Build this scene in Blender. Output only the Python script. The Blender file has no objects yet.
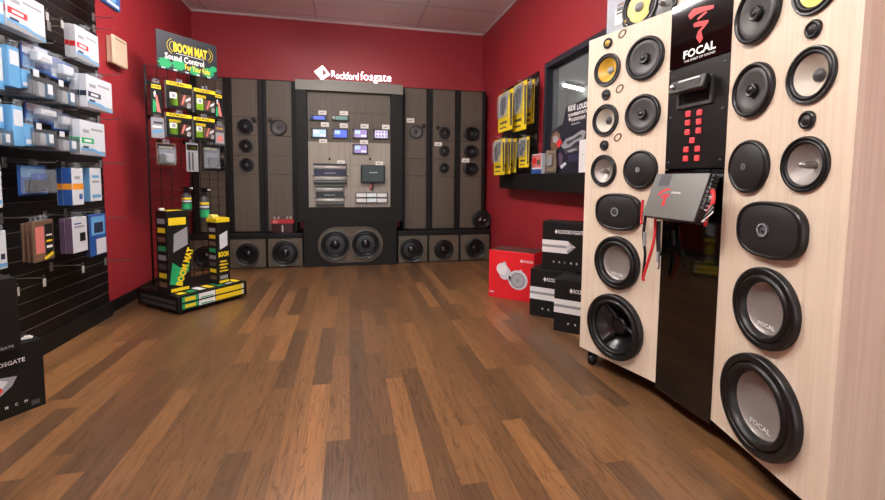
import bpy, bmesh, math, random
from mathutils import Matrix, Vector
random.seed(7)
PI = math.pi
scene = bpy.context.scene
COL = scene.collection

# ------------------------------------------------------------------ camera (solved from the photograph's perspective)
FPX, CX, CY = 423.535, 442.5, 209.679
YAW, PITCH, ROLL, CAMH = .219233, .0717851, -.00836013, 1.0
def cam_axes():
    cy, sy, cp, sp, cr, sr = math.cos(YAW), math.sin(YAW), math.cos(PITCH), math.sin(PITCH), math.cos(ROLL), math.sin(ROLL)
    f = Vector((sy*cp, cy*cp, -sp)); r = Vector((cy, -sy, 0)); d = f.cross(r)
    return cr*r + sr*d, -sr*r + cr*d, f
RT, DN, FW = cam_axes()
EYE = Vector((0, 0, CAMH))
def ray(u, v): return RT*((u-CX)/FPX) + DN*((v-CY)/FPX) + FW
def at(u, v, **k):                      # point where a sight line of the photo meets a known plane of the room
    (a, val), = k.items(); i = 'XYZ'.index(a); d = ray(u, v)
    return EYE + d*((val-EYE[i])/d[i])
def on(u, v, F):                        # the same on a frame's own plane, in that frame's coordinates
    n = F.to_3x3().col[2]; d = ray(u, v); o = F.translation
    P = EYE + d*((o-EYE).dot(n)/d.dot(n))
    q = F.inverted() @ P
    return q.x, q.y
def rect(u0, v0, u1, v1, F):            # frame rectangle (x0, y0, x1, y1) of something seen between those sight lines
    um, vm = (u0+u1)/2, (v0+v1)/2
    return on(u0, vm, F)[0], on(um, v1, F)[1], on(u1, vm, F)[0], on(um, v0, F)[1]
cd = bpy.data.cameras.new('camera'); cam = bpy.data.objects.new('camera', cd); COL.objects.link(cam)
cd.sensor_width = 36; cd.lens = FPX/885*36; cd.shift_y = -(250-CY)/885; cd.clip_start = .05
cam.matrix_world = Matrix(((RT.x, -DN.x, -FW.x, 0), (RT.y, -DN.y, -FW.y, 0), (RT.z, -DN.z, -FW.z, CAMH), (0, 0, 0, 1)))
scene.camera = cam

# ------------------------------------------------------------------ materials
def lin(c): c /= 255; return c/12.92 if c <= .04045 else ((c+.055)/1.055)**2.4
def S(r, g, b): return (lin(r), lin(g), lin(b), 1)
MATS = {}
def newmat(name):
    m = bpy.data.materials.new(name); m.use_nodes = True
    return m, m.node_tree, m.node_tree.nodes['Principled BSDF']
def M(name, rgb=None, rough=.5, metal=0, emit=0, vary=.06, nscale=40, spec=.5, coat=0, bump=0, trans=0, alpha=1):
    if name in MATS: return MATS[name]
    m, nt, b = newmat(name); c = S(*rgb)
    b.inputs['Roughness'].default_value = rough; b.inputs['Metallic'].default_value = metal
    b.inputs['Specular IOR Level'].default_value = spec; b.inputs['Coat Weight'].default_value = coat
    b.inputs['Base Color'].default_value = c
    if trans: b.inputs['Transmission Weight'].default_value = trans
    if alpha < 1: b.inputs['Alpha'].default_value = alpha
    if emit:
        b.inputs['Emission Color'].default_value = c; b.inputs['Emission Strength'].default_value = emit
    if vary or bump:
        t = nt.nodes.new('ShaderNodeTexCoord'); n = nt.nodes.new('ShaderNodeTexNoise')
        n.inputs['Scale'].default_value = nscale; n.inputs['Detail'].default_value = 3
        nt.links.new(t.outputs['Object'], n.inputs['Vector'])
        if vary:
            mx = nt.nodes.new('ShaderNodeMix'); mx.data_type = 'RGBA'
            mx.inputs['A'].default_value = tuple(x*(1-vary) for x in c[:3])+(1,); mx.inputs['B'].default_value = tuple(min(1, x*(1+vary)) for x in c[:3])+(1,)
            nt.links.new(n.outputs['Fac'], mx.inputs['Factor']); nt.links.new(mx.outputs['Result'], b.inputs['Base Color'])
        if bump:
            bp = nt.nodes.new('ShaderNodeBump'); bp.inputs['Strength'].default_value = bump; bp.inputs['Distance'].default_value = .002
            nt.links.new(n.outputs['Fac'], bp.inputs['Height']); nt.links.new(bp.outputs['Normal'], b.inputs['Normal'])
    MATS[name] = m; return m
def grain_mat(name, ca, cb, rough, scale, detail=4, coat=0):
    """wood or laminate with fine grain; scale stretches the noise along the grain"""
    m, nt, b = newmat(name); N = nt.nodes.new; L = nt.links.new
    t = N('ShaderNodeTexCoord'); mp = N('ShaderNodeMapping'); mp.inputs['Scale'].default_value = scale
    n = N('ShaderNodeTexNoise'); n.inputs['Scale'].default_value = 1; n.inputs['Detail'].default_value = detail; n.inputs['Roughness'].default_value = .65
    r = N('ShaderNodeValToRGB'); r.color_ramp.elements[0].color = S(*ca); r.color_ramp.elements[1].color = S(*cb)
    r.color_ramp.elements[0].position = .3; r.color_ramp.elements[1].position = .7
    L(t.outputs['Object'], mp.inputs['Vector']); L(mp.outputs['Vector'], n.inputs['Vector']); L(n.outputs['Fac'], r.inputs['Fac']); L(r.outputs['Color'], b.inputs['Base Color'])
    b.inputs['Roughness'].default_value = rough; b.inputs['Coat Weight'].default_value = coat
    MATS[name] = m; return m
def floor_mat():
    m, nt, b = newmat('plank_floor'); N = nt.nodes.new; L = nt.links.new
    t = N('ShaderNodeTexCoord'); sp = N('ShaderNodeSeparateXYZ'); cb = N('ShaderNodeCombineXYZ')
    L(t.outputs['Object'], sp.inputs[0]); L(sp.outputs['Y'], cb.inputs['X']); L(sp.outputs['X'], cb.inputs['Y'])
    k = N('ShaderNodeTexBrick'); k.offset = .41; k.offset_frequency = 2; k.squash = 1.35; k.squash_frequency = 3
    for a, v in (('Scale', 1), ('Brick Width', .8), ('Row Height', .088), ('Mortar Size', .0006), ('Mortar Smooth', .3), ('Bias', 0)): k.inputs[a].default_value = v
    k.inputs['Color1'].default_value = (0, 0, 0, 1); k.inputs['Color2'].default_value = (1, 1, 1, 1); k.inputs['Mortar'].default_value = (.5, .5, .5, 1)
    L(cb.outputs[0], k.inputs['Vector'])
    rp = N('ShaderNodeValToRGB'); e = rp.color_ramp.elements
    e[0].color = S(97, 72, 51); e[0].position = 0; e[1].color = S(152, 107, 66); e[1].position = 1
    for p, c in ((.28, (108, 78, 53)), (.5, (121, 87, 56)), (.75, (135, 96, 61))):
        x = rp.color_ramp.elements.new(p); x.color = S(*c)
    L(k.outputs['Color'], rp.inputs['Fac'])
    def stretched(scale, shift, detail, rough, dist=0):
        mp = N('ShaderNodeMapping'); mp.inputs['Scale'].default_value = scale; L(t.outputs['Object'], mp.inputs['Vector'])
        off = N('ShaderNodeVectorMath'); off.operation = 'MULTIPLY_ADD'; off.inputs[1].default_value = shift
        L(k.outputs['Color'], off.inputs[0]); L(mp.outputs['Vector'], off.inputs[2])
        n = N('ShaderNodeTexNoise'); n.inputs['Scale'].default_value = 1; n.inputs['Detail'].default_value = detail; n.inputs['Roughness'].default_value = rough; n.inputs['Distortion'].default_value = dist
        L(off.outputs[0], n.inputs['Vector']); return n.outputs['Fac']
    fine = stretched((150, 5, 1), (13, 7, 0), 4, .6); broad = stretched((16, 1.1, 1), (31, 17, 0), 3, .5)
    figure = stretched((34, 2.6, 1), (19, 23, 0), 2, .5, 1.2)      # dark cathedral veins where this noise crosses its middle
    ab = N('ShaderNodeMath'); ab.operation = 'SUBTRACT'; ab.inputs[1].default_value = .5; L(figure, ab.inputs[0])
    a2 = N('ShaderNodeMath'); a2.operation = 'ABSOLUTE'; L(ab.outputs[0], a2.inputs[0])
    def darken(col, fac, f0, f1, lo, hi):
        mx = N('ShaderNodeMix'); mx.data_type = 'RGBA'; mx.blend_type = 'MULTIPLY'; mx.inputs['Factor'].default_value = 1
        rr = N('ShaderNodeMapRange'); rr.inputs['From Min'].default_value = f0; rr.inputs['From Max'].default_value = f1; rr.inputs['To Min'].default_value = lo; rr.inputs['To Max'].default_value = hi
        L(fac, rr.inputs['Value']); L(col, mx.inputs['A']); L(rr.outputs[0], mx.inputs['B']); return mx.outputs['Result']
    c = darken(rp.outputs['Color'], fine, .3, .65, .74, 1.06); c = darken(c, broad, .3, .7, .84, 1.08); c = darken(c, a2.outputs[0], 0, .035, .58, 1.0)
    mj = N('ShaderNodeMix'); mj.data_type = 'RGBA'; mj.inputs['B'].default_value = S(62, 42, 28)
    L(k.outputs['Fac'], mj.inputs['Factor']); L(c, mj.inputs['A']); L(mj.outputs['Result'], b.inputs['Base Color'])
    b.inputs['Roughness'].default_value = .3; b.inputs['Specular IOR Level'].default_value = .5
    bp = N('ShaderNodeBump'); bp.inputs['Strength'].default_value = .1; bp.inputs['Distance'].default_value = .001
    L(fine, bp.inputs['Height']); L(bp.outputs['Normal'], b.inputs['Normal'])
    return m
def ceiling_mat():
    m, nt, b = newmat('ceiling_tile'); N = nt.nodes.new; L = nt.links.new
    t = N('ShaderNodeTexCoord'); k = N('ShaderNodeTexBrick'); k.offset = 0
    for a, v in (('Scale', 1), ('Brick Width', 1.2), ('Row Height', .6), ('Mortar Size', .012), ('Mortar Smooth', .3)): k.inputs[a].default_value = v
    k.inputs['Color1'].default_value = S(242, 236, 234); k.inputs['Color2'].default_value = S(239, 233, 231); k.inputs['Mortar'].default_value = S(212, 204, 202)
    mp = N('ShaderNodeMapping'); mp.inputs['Location'].default_value = (.35, .12, 0)
    L(t.outputs['Object'], mp.inputs['Vector']); L(mp.outputs['Vector'], k.inputs['Vector'])
    n = N('ShaderNodeTexNoise'); n.inputs['Scale'].default_value = 120; L(t.outputs['Object'], n.inputs['Vector'])
    mx = N('ShaderNodeMix'); mx.data_type = 'RGBA'; mx.blend_type = 'MULTIPLY'; mx.inputs['Factor'].default_value = .12
    L(k.outputs['Color'], mx.inputs['A']); L(n.outputs['Color'], mx.inputs['B']); L(mx.outputs['Result'], b.inputs['Base Color'])
    b.inputs['Roughness'].default_value = .9
    return m
RED = M('red_paint', (163, 44, 52), .45, vary=.05, nscale=3, bump=.1)
BLK = M('black_paint', (20, 19, 18), .55, vary=.12, nscale=20, spec=.3)
SLAT = M('black_laminate', (22, 19, 19), .42, vary=.15, nscale=12, spec=.35)
SATIN = M('black_plastic', (20, 20, 21), .34)
RUB = M('black_rubber', (18, 18, 19), .42)
GLOSS = M('black_gloss', (9, 8, 8), .06, vary=0, spec=.5, coat=.5)
CONE = M('dark_cone', (44, 43, 43), .5, vary=.25, nscale=60)
CONE2 = M('charcoal_mesh', (76, 75, 74), .45, vary=.3, nscale=300)
GREYC = M('grey_weave_cone', (150, 144, 138), .38, vary=.16, nscale=220, metal=.3)
CREAM = M('cream_cone', (196, 188, 172), .45, vary=.12, nscale=180)
GOLD = M('yellow_cone', (214, 170, 62), .4, vary=.15, nscale=150)
PALEG = M('pale_yellow_cone', (226, 216, 120), .4, vary=.12, nscale=150)
SILV = M('silver_metal', (190, 190, 188), .28, metal=.9)
GUN = M('gunmetal', (98, 98, 96), .35, metal=.7)
AMPG = M('amplifier_grey', (112, 112, 108), .42, metal=.4)
WHT = M('white_print', (236, 236, 234), .55)
OFFW = M('white_card', (208, 213, 218), .5)
TAGW = M('tag_white', (238, 234, 226), .55)
BEIGE = M('beige_plastic', (218, 194, 166), .5)
YEL = M('yellow_print', (238, 208, 32), .5)
GRN = M('green_print', (30, 165, 100), .5)
LIME = M('lime_print', (140, 196, 40), .5)
REDP = M('red_print', (214, 40, 44), .45)
REDB = M('bright_red_card', (226, 34, 44), .42)
PINK = M('pink_print', (212, 120, 112), .5)
BLU = M('blue_print', (36, 80, 150), .45)
NAVY = M('navy_print', (34, 40, 66), .45)
LBLU = M('light_blue_card', (98, 160, 206), .4)
GRYP = M('grey_print', (150, 152, 156), .5)
DGRY = M('dark_grey_print', (70, 70, 74), .5)
ORNG = M('orange_print', (236, 150, 40), .5)
BRWN = M('brown_print', (112, 84, 66), .45)
PURP = M('purple_print', (96, 74, 96), .5)
WIRE = M('black_wire', (20, 20, 20), .4, metal=.3)
CHROMEW = M('zinc_wire', (150, 148, 146), .4, metal=.5)
LAM = grain_mat('grey_laminate', (80, 71, 60), (100, 90, 76), .5, (70, 1.6, 70))
LAML = grain_mat('lit_laminate', (146, 137, 124), (168, 159, 146), .45, (70, 1.6, 70))  # laminate made paler; stronger light on the lower centre panels is in this colour
BIRCH = grain_mat('birch_laminate', (222, 204, 178), (236, 221, 199), .42, (75, 1.6, 75))
HEADM = M('sign_lit_laminate', (120, 118, 108), .4)  # lighter grey carries the sign's glow on the header
GREYW = M('grey_wall_paint', (116, 116, 108), .8)
WINF = M('window_frame_paint', (42, 46, 56), .45)
SMOKE = M('smoked_clear', (120, 124, 128), .12, vary=0, alpha=.22)
CLEAR = M('clear_plastic', (200, 210, 220), .12, vary=0, alpha=.18)
SCRB = M('lit_blue_screen', (70, 100, 220), .3, emit=.3, vary=.4, nscale=60)
SCRL = M('lit_pale_screen', (170, 205, 235), .3, emit=.3, vary=.3, nscale=60)
SCRP = M('lit_violet_screen', (150, 130, 190), .3, emit=.3, vary=.4, nscale=60)
SCRW = M('lit_white_icons', (215, 215, 240), .3, emit=.3, vary=0)
SCRG = M('lit_green_display', (90, 130, 120), .3, emit=.3, vary=.3)
LETR = M('lit_sign_letters', (255, 242, 248), .4, emit=2.6, vary=0)
BTN = M('lit_red_button', (235, 66, 70), .4, emit=.35, vary=0)
ADDLAMP = M('added_lamp_diffuser', (252, 248, 246), .4, emit=30, vary=0)
TUBE = M('fluorescent_tube', (250, 252, 255), .4, emit=10, vary=0)
GLASS = M('window_glass', (190, 200, 205), .03, vary=0, alpha=.12, spec=.6)

# ------------------------------------------------------------------ mesh building
TXT = {}
def glyphs(s, bold):
    k = (s, bold)
    if k not in TXT:
        cu = bpy.data.curves.new('t', 'FONT'); cu.body = s; cu.size = 1; cu.offset = bold; cu.resolution_u = 2
        o = bpy.data.objects.new('t', cu); COL.objects.link(o)
        me = bpy.data.meshes.new_from_object(o.evaluated_get(bpy.context.evaluated_depsgraph_get()))
        V = [v.co.copy() for v in me.vertices]; P = [tuple(p.vertices) for p in me.polygons]
        bpy.data.objects.remove(o); bpy.data.curves.remove(cu); bpy.data.meshes.remove(me)
        xs = [v.x for v in V]; ys = [v.y for v in V]
        TXT[k] = (V, P, min(xs), max(xs), min(ys), max(ys))
    return TXT[k]
class MB:
    def __init__(s, mtx=None): s.v = []; s.f = []; s.m = []; s.sm = []; s.mats = []; s.T = mtx or Matrix()
    def add(s, vs, fs, mat, smooth=False):
        b = len(s.v); s.v.extend(s.T @ Vector(p) for p in vs)
        if mat not in s.mats: s.mats.append(mat)
        i = s.mats.index(mat)
        for f in fs: s.f.append(tuple(b+k for k in f)); s.m.append(i); s.sm.append(smooth)
        return s
    def box(s, x0, y0, z0, x1, y1, z1, mat, bev=0):
        x0, x1 = sorted((x0, x1)); y0, y1 = sorted((y0, y1)); z0, z1 = sorted((z0, z1))
        if bev:
            bm = bmesh.new(); bmesh.ops.create_cube(bm, size=1)
            for v in bm.verts: v.co = Vector(((x0+x1)/2+v.co.x*(x1-x0), (y0+y1)/2+v.co.y*(y1-y0), (z0+z1)/2+v.co.z*(z1-z0)))
            bmesh.ops.bevel(bm, geom=bm.edges[:], offset=bev, segments=2, affect='EDGES', profile=.5)
            bm.verts.index_update()
            s.add([v.co.copy() for v in bm.verts], [[v.index for v in f.verts] for f in bm.faces], mat); bm.free(); return s
        vs = [(x, y, z) for z in (z0, z1) for y in (y0, y1) for x in (x0, x1)]
        return s.add(vs, [(0, 2, 3, 1), (4, 5, 7, 6), (0, 1, 5, 4), (2, 6, 7, 3), (0, 4, 6, 2), (1, 3, 7, 5)], mat)
    def quad(s, x0, y0, x1, y1, z, mat): return s.add([(x0, y0, z), (x1, y0, z), (x1, y1, z), (x0, y1, z)], [(0, 1, 2, 3)], mat)
    def poly(s, pts, z0, z1, mat):
        n = len(pts); vs = [(x, y, z0) for x, y in pts]+[(x, y, z1) for x, y in pts]
        a = sum(pts[i][0]*pts[(i+1) % n][1]-pts[(i+1) % n][0]*pts[i][1] for i in range(n))
        fs = [tuple(range(n-1, -1, -1)), tuple(range(n, 2*n))]+[(i, (i+1) % n, n+(i+1) % n, n+i) for i in range(n)]
        if a < 0: fs = [tuple(reversed(f)) for f in fs]
        return s.add(vs, fs, mat)
    def flat(s, pts, z, mat): return s.add([(x, y, z) for x, y in pts], [tuple(range(len(pts)))], mat)
    def lathe(s, prof, mat, n=40, shape=None, smooth=True, cx=0, cy=0):
        sh = shape or (lambda a: (math.cos(a), math.sin(a))); vs = []; fs = []; k = len(prof)
        for j in range(n):
            cxx, cyy = sh(2*PI*j/n)
            for r, z in prof: vs.append((cx+cxx*r, cy+cyy*r, z))
        for j in range(n):
            for i in range(k-1):
                a, b2 = j*k+i, ((j+1) % n)*k+i
                fs.append((b2, b2+1, a+1, a))
        return s.add(vs, fs, mat, smooth)
    def disc(s, cx, cy, r, z, mat, n=28, shape=None):
        sh = shape or (lambda a: (math.cos(a), math.sin(a)))
        return s.add([(cx+sh(2*PI*j/n)[0]*r, cy+sh(2*PI*j/n)[1]*r, z) for j in range(n)], [tuple(range(n))], mat)
    def tube(s, pts, r, mat, n=8, closed=False):
        P = [Vector(p) for p in pts]; N = len(P); vs = []; fs = []; up = Vector((.13, .31, .94))
        for i, p in enumerate(P):
            if closed: t = P[(i+1) % N]-P[i-1]
            else: t = P[min(i+1, N-1)]-P[max(i-1, 0)]
            t.normalize(); a = t.cross(up)
            if a.length < .1: a = t.cross(Vector((1, 0, 0)))
            a.normalize(); b = t.cross(a)
            for j in range(n): vs.append(p+a*(r*math.cos(2*PI*j/n))+b*(r*math.sin(2*PI*j/n)))
        for i in range(N if closed else N-1):
            i2 = (i+1) % N
            for j in range(n): fs.append((i*n+j, i*n+(j+1) % n, i2*n+(j+1) % n, i2*n+j))
        if not closed: fs += [tuple(range(n-1, -1, -1)), tuple((N-1)*n+j for j in range(n))]
        return s.add(vs, fs, mat, True)
    def text(s, t, x0, y0, x1, y1, z, mat, bold=.02, depth=0):
        V, P, a, b, c, d = glyphs(t, bold); sx, sy = (x1-x0)/(b-a), (y1-y0)/(d-c)
        W = [(x0+(v.x-a)*sx, y0+(v.y-c)*sy, z+depth) for v in V]
        s.add(W, P, mat)
        if depth:
            edges = {}
            for p in P:
                for i in range(len(p)):
                    e = (p[i], p[(i+1) % len(p)]); edges[e] = edges.get(e, 0)+1
            n = len(W); vs = W+[(x, y, z) for x, y, _ in W]; fs = []
            for (i, j) in edges:
                if (j, i) not in edges: fs.append((j, i, n+i, n+j))
            s.add(vs, fs, mat)
        return s
    def holed(s, outer, holes, z0, z1, mat):
        """a sheet between z0 and z1 with an outline and holes cut through it"""
        bm = bmesh.new(); loops = []
        for pts in [outer]+holes:
            vs = [bm.verts.new((x, y, z1)) for x, y in pts]; loops.append(vs)
            for i in range(len(vs)): bm.edges.new((vs[i], vs[(i+1) % len(vs)]))
        bmesh.ops.triangle_fill(bm, use_beauty=True, use_dissolve=False, edges=bm.edges[:], normal=(0, 0, 1))
        bm.verts.index_update()
        top = [v.co.copy() for v in bm.verts]; n = len(top); fs = [[v.index for v in f.verts] for f in bm.faces]
        vs = top+[Vector((p.x, p.y, z0)) for p in top]; side = []
        for k, lp in enumerate(loops):
            for i in range(len(lp)):
                a, b = lp[i].index, lp[(i+1) % len(lp)].index
                side.append((a, n+a, n+b, b))
        s.add(vs, fs+[[n+i for i in reversed(f)] for f in fs]+side, mat); bm.free(); return s
    def mesh(s, name):
        me = bpy.data.meshes.new(name); me.from_pydata([tuple(v) for v in s.v], [], s.f)
        for m in s.mats: me.materials.append(m)
        for p, i, sm in zip(me.polygons, s.m, s.sm): p.material_index = i; p.use_smooth = sm
        me.update(); return me
    def build(s, name, parent=None, mtx=None):
        return place(name, s.mesh(name), parent, mtx)
def place(name, me, parent=None, mtx=None):
    o = bpy.data.objects.new(name, me); COL.objects.link(o)
    if parent: o.parent = parent
    if mtx is not None: o.matrix_local = mtx
    return o
def tag(o, label, cat, group=None):
    o['label'] = label; o['category'] = cat
    if group: o['group'] = group
    return o
def thing(name, label, cat, F, group=None):
    o = bpy.data.objects.new(name, None); COL.objects.link(o); o.empty_display_size = .1
    o.matrix_world = F; return tag(o, label, cat, group)
def struct(name, mb, parent=None, mtx=None):
    o = mb.build(name, parent, mtx)
    if not parent: o['kind'] = 'structure'
    return o
def dup(root, F, label=None, group=None):
    r = root.copy(); COL.objects.link(r); r.matrix_world = F
    if label: r['label'] = label
    if group: r['group'] = group
    for ch in list(root.children):
        c = ch.copy(); COL.objects.link(c); c.parent = r
        for g in ch.children:
            d = g.copy(); COL.objects.link(d); d.parent = c
    return r
def fr(o, ex, up=(0, 0, 1)):            # frame: x along ex, y up, z out of the surface
    ex = Vector(ex).normalized(); up = Vector(up); n = ex.cross(up).normalized(); up = n.cross(ex)
    return Matrix(((ex.x, up.x, n.x, o[0]), (ex.y, up.y, n.y, o[1]), (ex.z, up.z, n.z, o[2]), (0, 0, 0, 1)))
def T(x, y, z): return Matrix.Translation((x, y, z))
def LEFT(x, y=0, z=0): return fr((x, y, z), (0, 1, 0))      # surface of the wall with the slats, facing +X
def RIGHT(x, y=0, z=0): return fr((x, y, z), (0, -1, 0))    # surface of the wall with the window, facing -X
def BACK(y, x=0, z=0): return fr((x, y, z), (1, 0, 0))      # surface facing the camera, -Y
def circ(cx, cy, r, n=40, shape=None):
    sh = shape or (lambda a: (math.cos(a), math.sin(a)))
    return [(cx+sh(2*PI*i/n)[0]*r, cy+sh(2*PI*i/n)[1]*r) for i in range(n)]
def stadium(ax, ay, p=3.2):              # rounded oval, unit radius scaled
    def f(a):
        c, s_ = math.cos(a), math.sin(a)
        return ax*math.copysign(abs(c)**(2/p), c), ay*math.copysign(abs(s_)**(2/p), s_)
    return f
def scaled(ax, ay): return lambda a: (ax*math.cos(a), ay*math.sin(a))

# ------------------------------------------------------------------ room
XL, XR, YB, YF, ZC = -1.71, 1.73, 5.40, -3.0, 2.88
struct('floor', MB().box(XL-.1, YF, -.06, XR+.1, YB+.1, 0, floor_mat()))
struct('ceiling', MB().box(XL-.1, YF, ZC, XR+.1, YB+.1, ZC+.06, ceiling_mat()))
struct('wall_back', MB().box(XL-.1, YB, 0, XR+.1, YB+.1, ZC, RED))
struct('wall_left', MB().box(XL-.1, YF, 0, XL, YB, ZC, RED))
WY0, WY1, WZ0, WZ1 = 1.9, 3.56, 1.075, 2.03    # opening of the inside window
struct('wall_right', MB().box(XR, YF, 0, XR+.1, WY0, ZC, RED).box(XR, WY1, 0, XR+.1, YB, ZC, RED).box(XR, WY0, 0, XR+.1, WY1, WZ0, RED).box(XR, WY0, WZ1, XR+.1, WY1, ZC, RED))
struct('trim_1', MB().box(XL, YB-.012, ZC-.022, XR, YB, ZC, M('ceiling_angle', (196, 182, 180), .6)).box(XR-.012, YF, ZC-.022, XR, YB-.012, ZC, MATS['ceiling_angle']).box(XL, YF, ZC-.022, XL+.012, YB-.012, ZC, MATS['ceiling_angle']))
struct('baseboard_left', MB().box(XL, 3.44, 0, XL+.012, YB, .085, BLK).box(XL, YF, 0, XL+.045, 3.44, .1, BLK))
struct('baseboard_right', MB().box(XR-.012, YF, 0, XR, YB, .1, BLK))
struct('baseboard_back', MB().box(XL+.012, YB-.012, 0, XR-.012, YB, .1, BLK))
w = bpy.data.objects.new('window_1', None); COL.objects.link(w); w['kind'] = 'structure'; w.matrix_world = RIGHT(XR)
mb = MB(); fw = .045
for a in ((-WY1, WZ0, -WY0, WZ0+fw), (-WY1, WZ1-fw, -WY0, WZ1), (-WY1, WZ0+fw, -WY1+fw, WZ1-fw), (-WY0-fw, WZ0+fw, -WY0, WZ1-fw)):
    mb.box(a[0], a[1], -.1, a[2], a[3], .018, WINF)
mb.build('window_frame', w); MB().box(-WY1+fw, WZ0+fw, -.05, -WY0-fw, WZ1-fw, -.044, GLASS).build('window_pane', w)
# the grey room seen through it
AX1 = 4.6
struct('wall_adjoining', MB().box(AX1, 0, 0, AX1+.05, 8.4, ZC, GREYW).box(XR+.1, 8.4, 0, AX1, 8.45, ZC, GREYW).box(XR+.1, -.05, 0, AX1, 0, ZC, GREYW))
struct('floor_adjoining', MB().box(XR+.1, 0, -.06, AX1, 8.4, 0, DGRY))
struct('ceiling_adjoining', MB().box(XR+.1, 0, ZC, AX1, 8.4, ZC+.06, M('grey_ceiling', (150, 150, 144), .9)))
P0, P1 = at(563, 85.5, Z=2.80), at(596, 93.5, Z=2.80)
t = thing('tube_light', 'white fluorescent tube glowing beyond the inside window', 'ceiling light', fr((P0.x, P0.y, 2.88), P1-P0))
Lg = (P1-P0).length+.3
MB().box(0, -.05, -.05, Lg, 0, .05, WHT).build('housing', t)
MB().tube([(0.02, -.075, 0), (Lg-.02, -.075, 0)], .024, TUBE, 12).build('tube', t)
# unseen direct-indirect lamps, added below the ceiling to brighten it and the room
def added_pendant(x, y, label):
    zl = 2.66
    t = thing('added_pendant_lamp', label, 'added ceiling lamp', T(x, y, zl), 'added linear lamps hung from the ceiling')
    MB().box(-.10, -.60, -.035, .10, .60, .035, ADDLAMP, .012).build('diffuser', t)
    MB().box(-.105, -.612, -.04, .105, -.6, .04, WHT).build('end_cap', t); MB().box(-.105, .6, -.04, .105, .612, .04, WHT).build('end_cap', t)
    for yy in (-.45, .45):
        MB().tube([(0, yy, .035), (0, yy, ZC-zl)], .002, CHROMEW, 6).build('hanger', t)
for (x, y, lab) in ((-.30, .75, 'added linear lamp above the wood speaker display, outside the view'), (-.30, 3.05, 'added linear lamp ahead of the speaker towers, outside the view')):
    added_pendant(x, y, lab)

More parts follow.
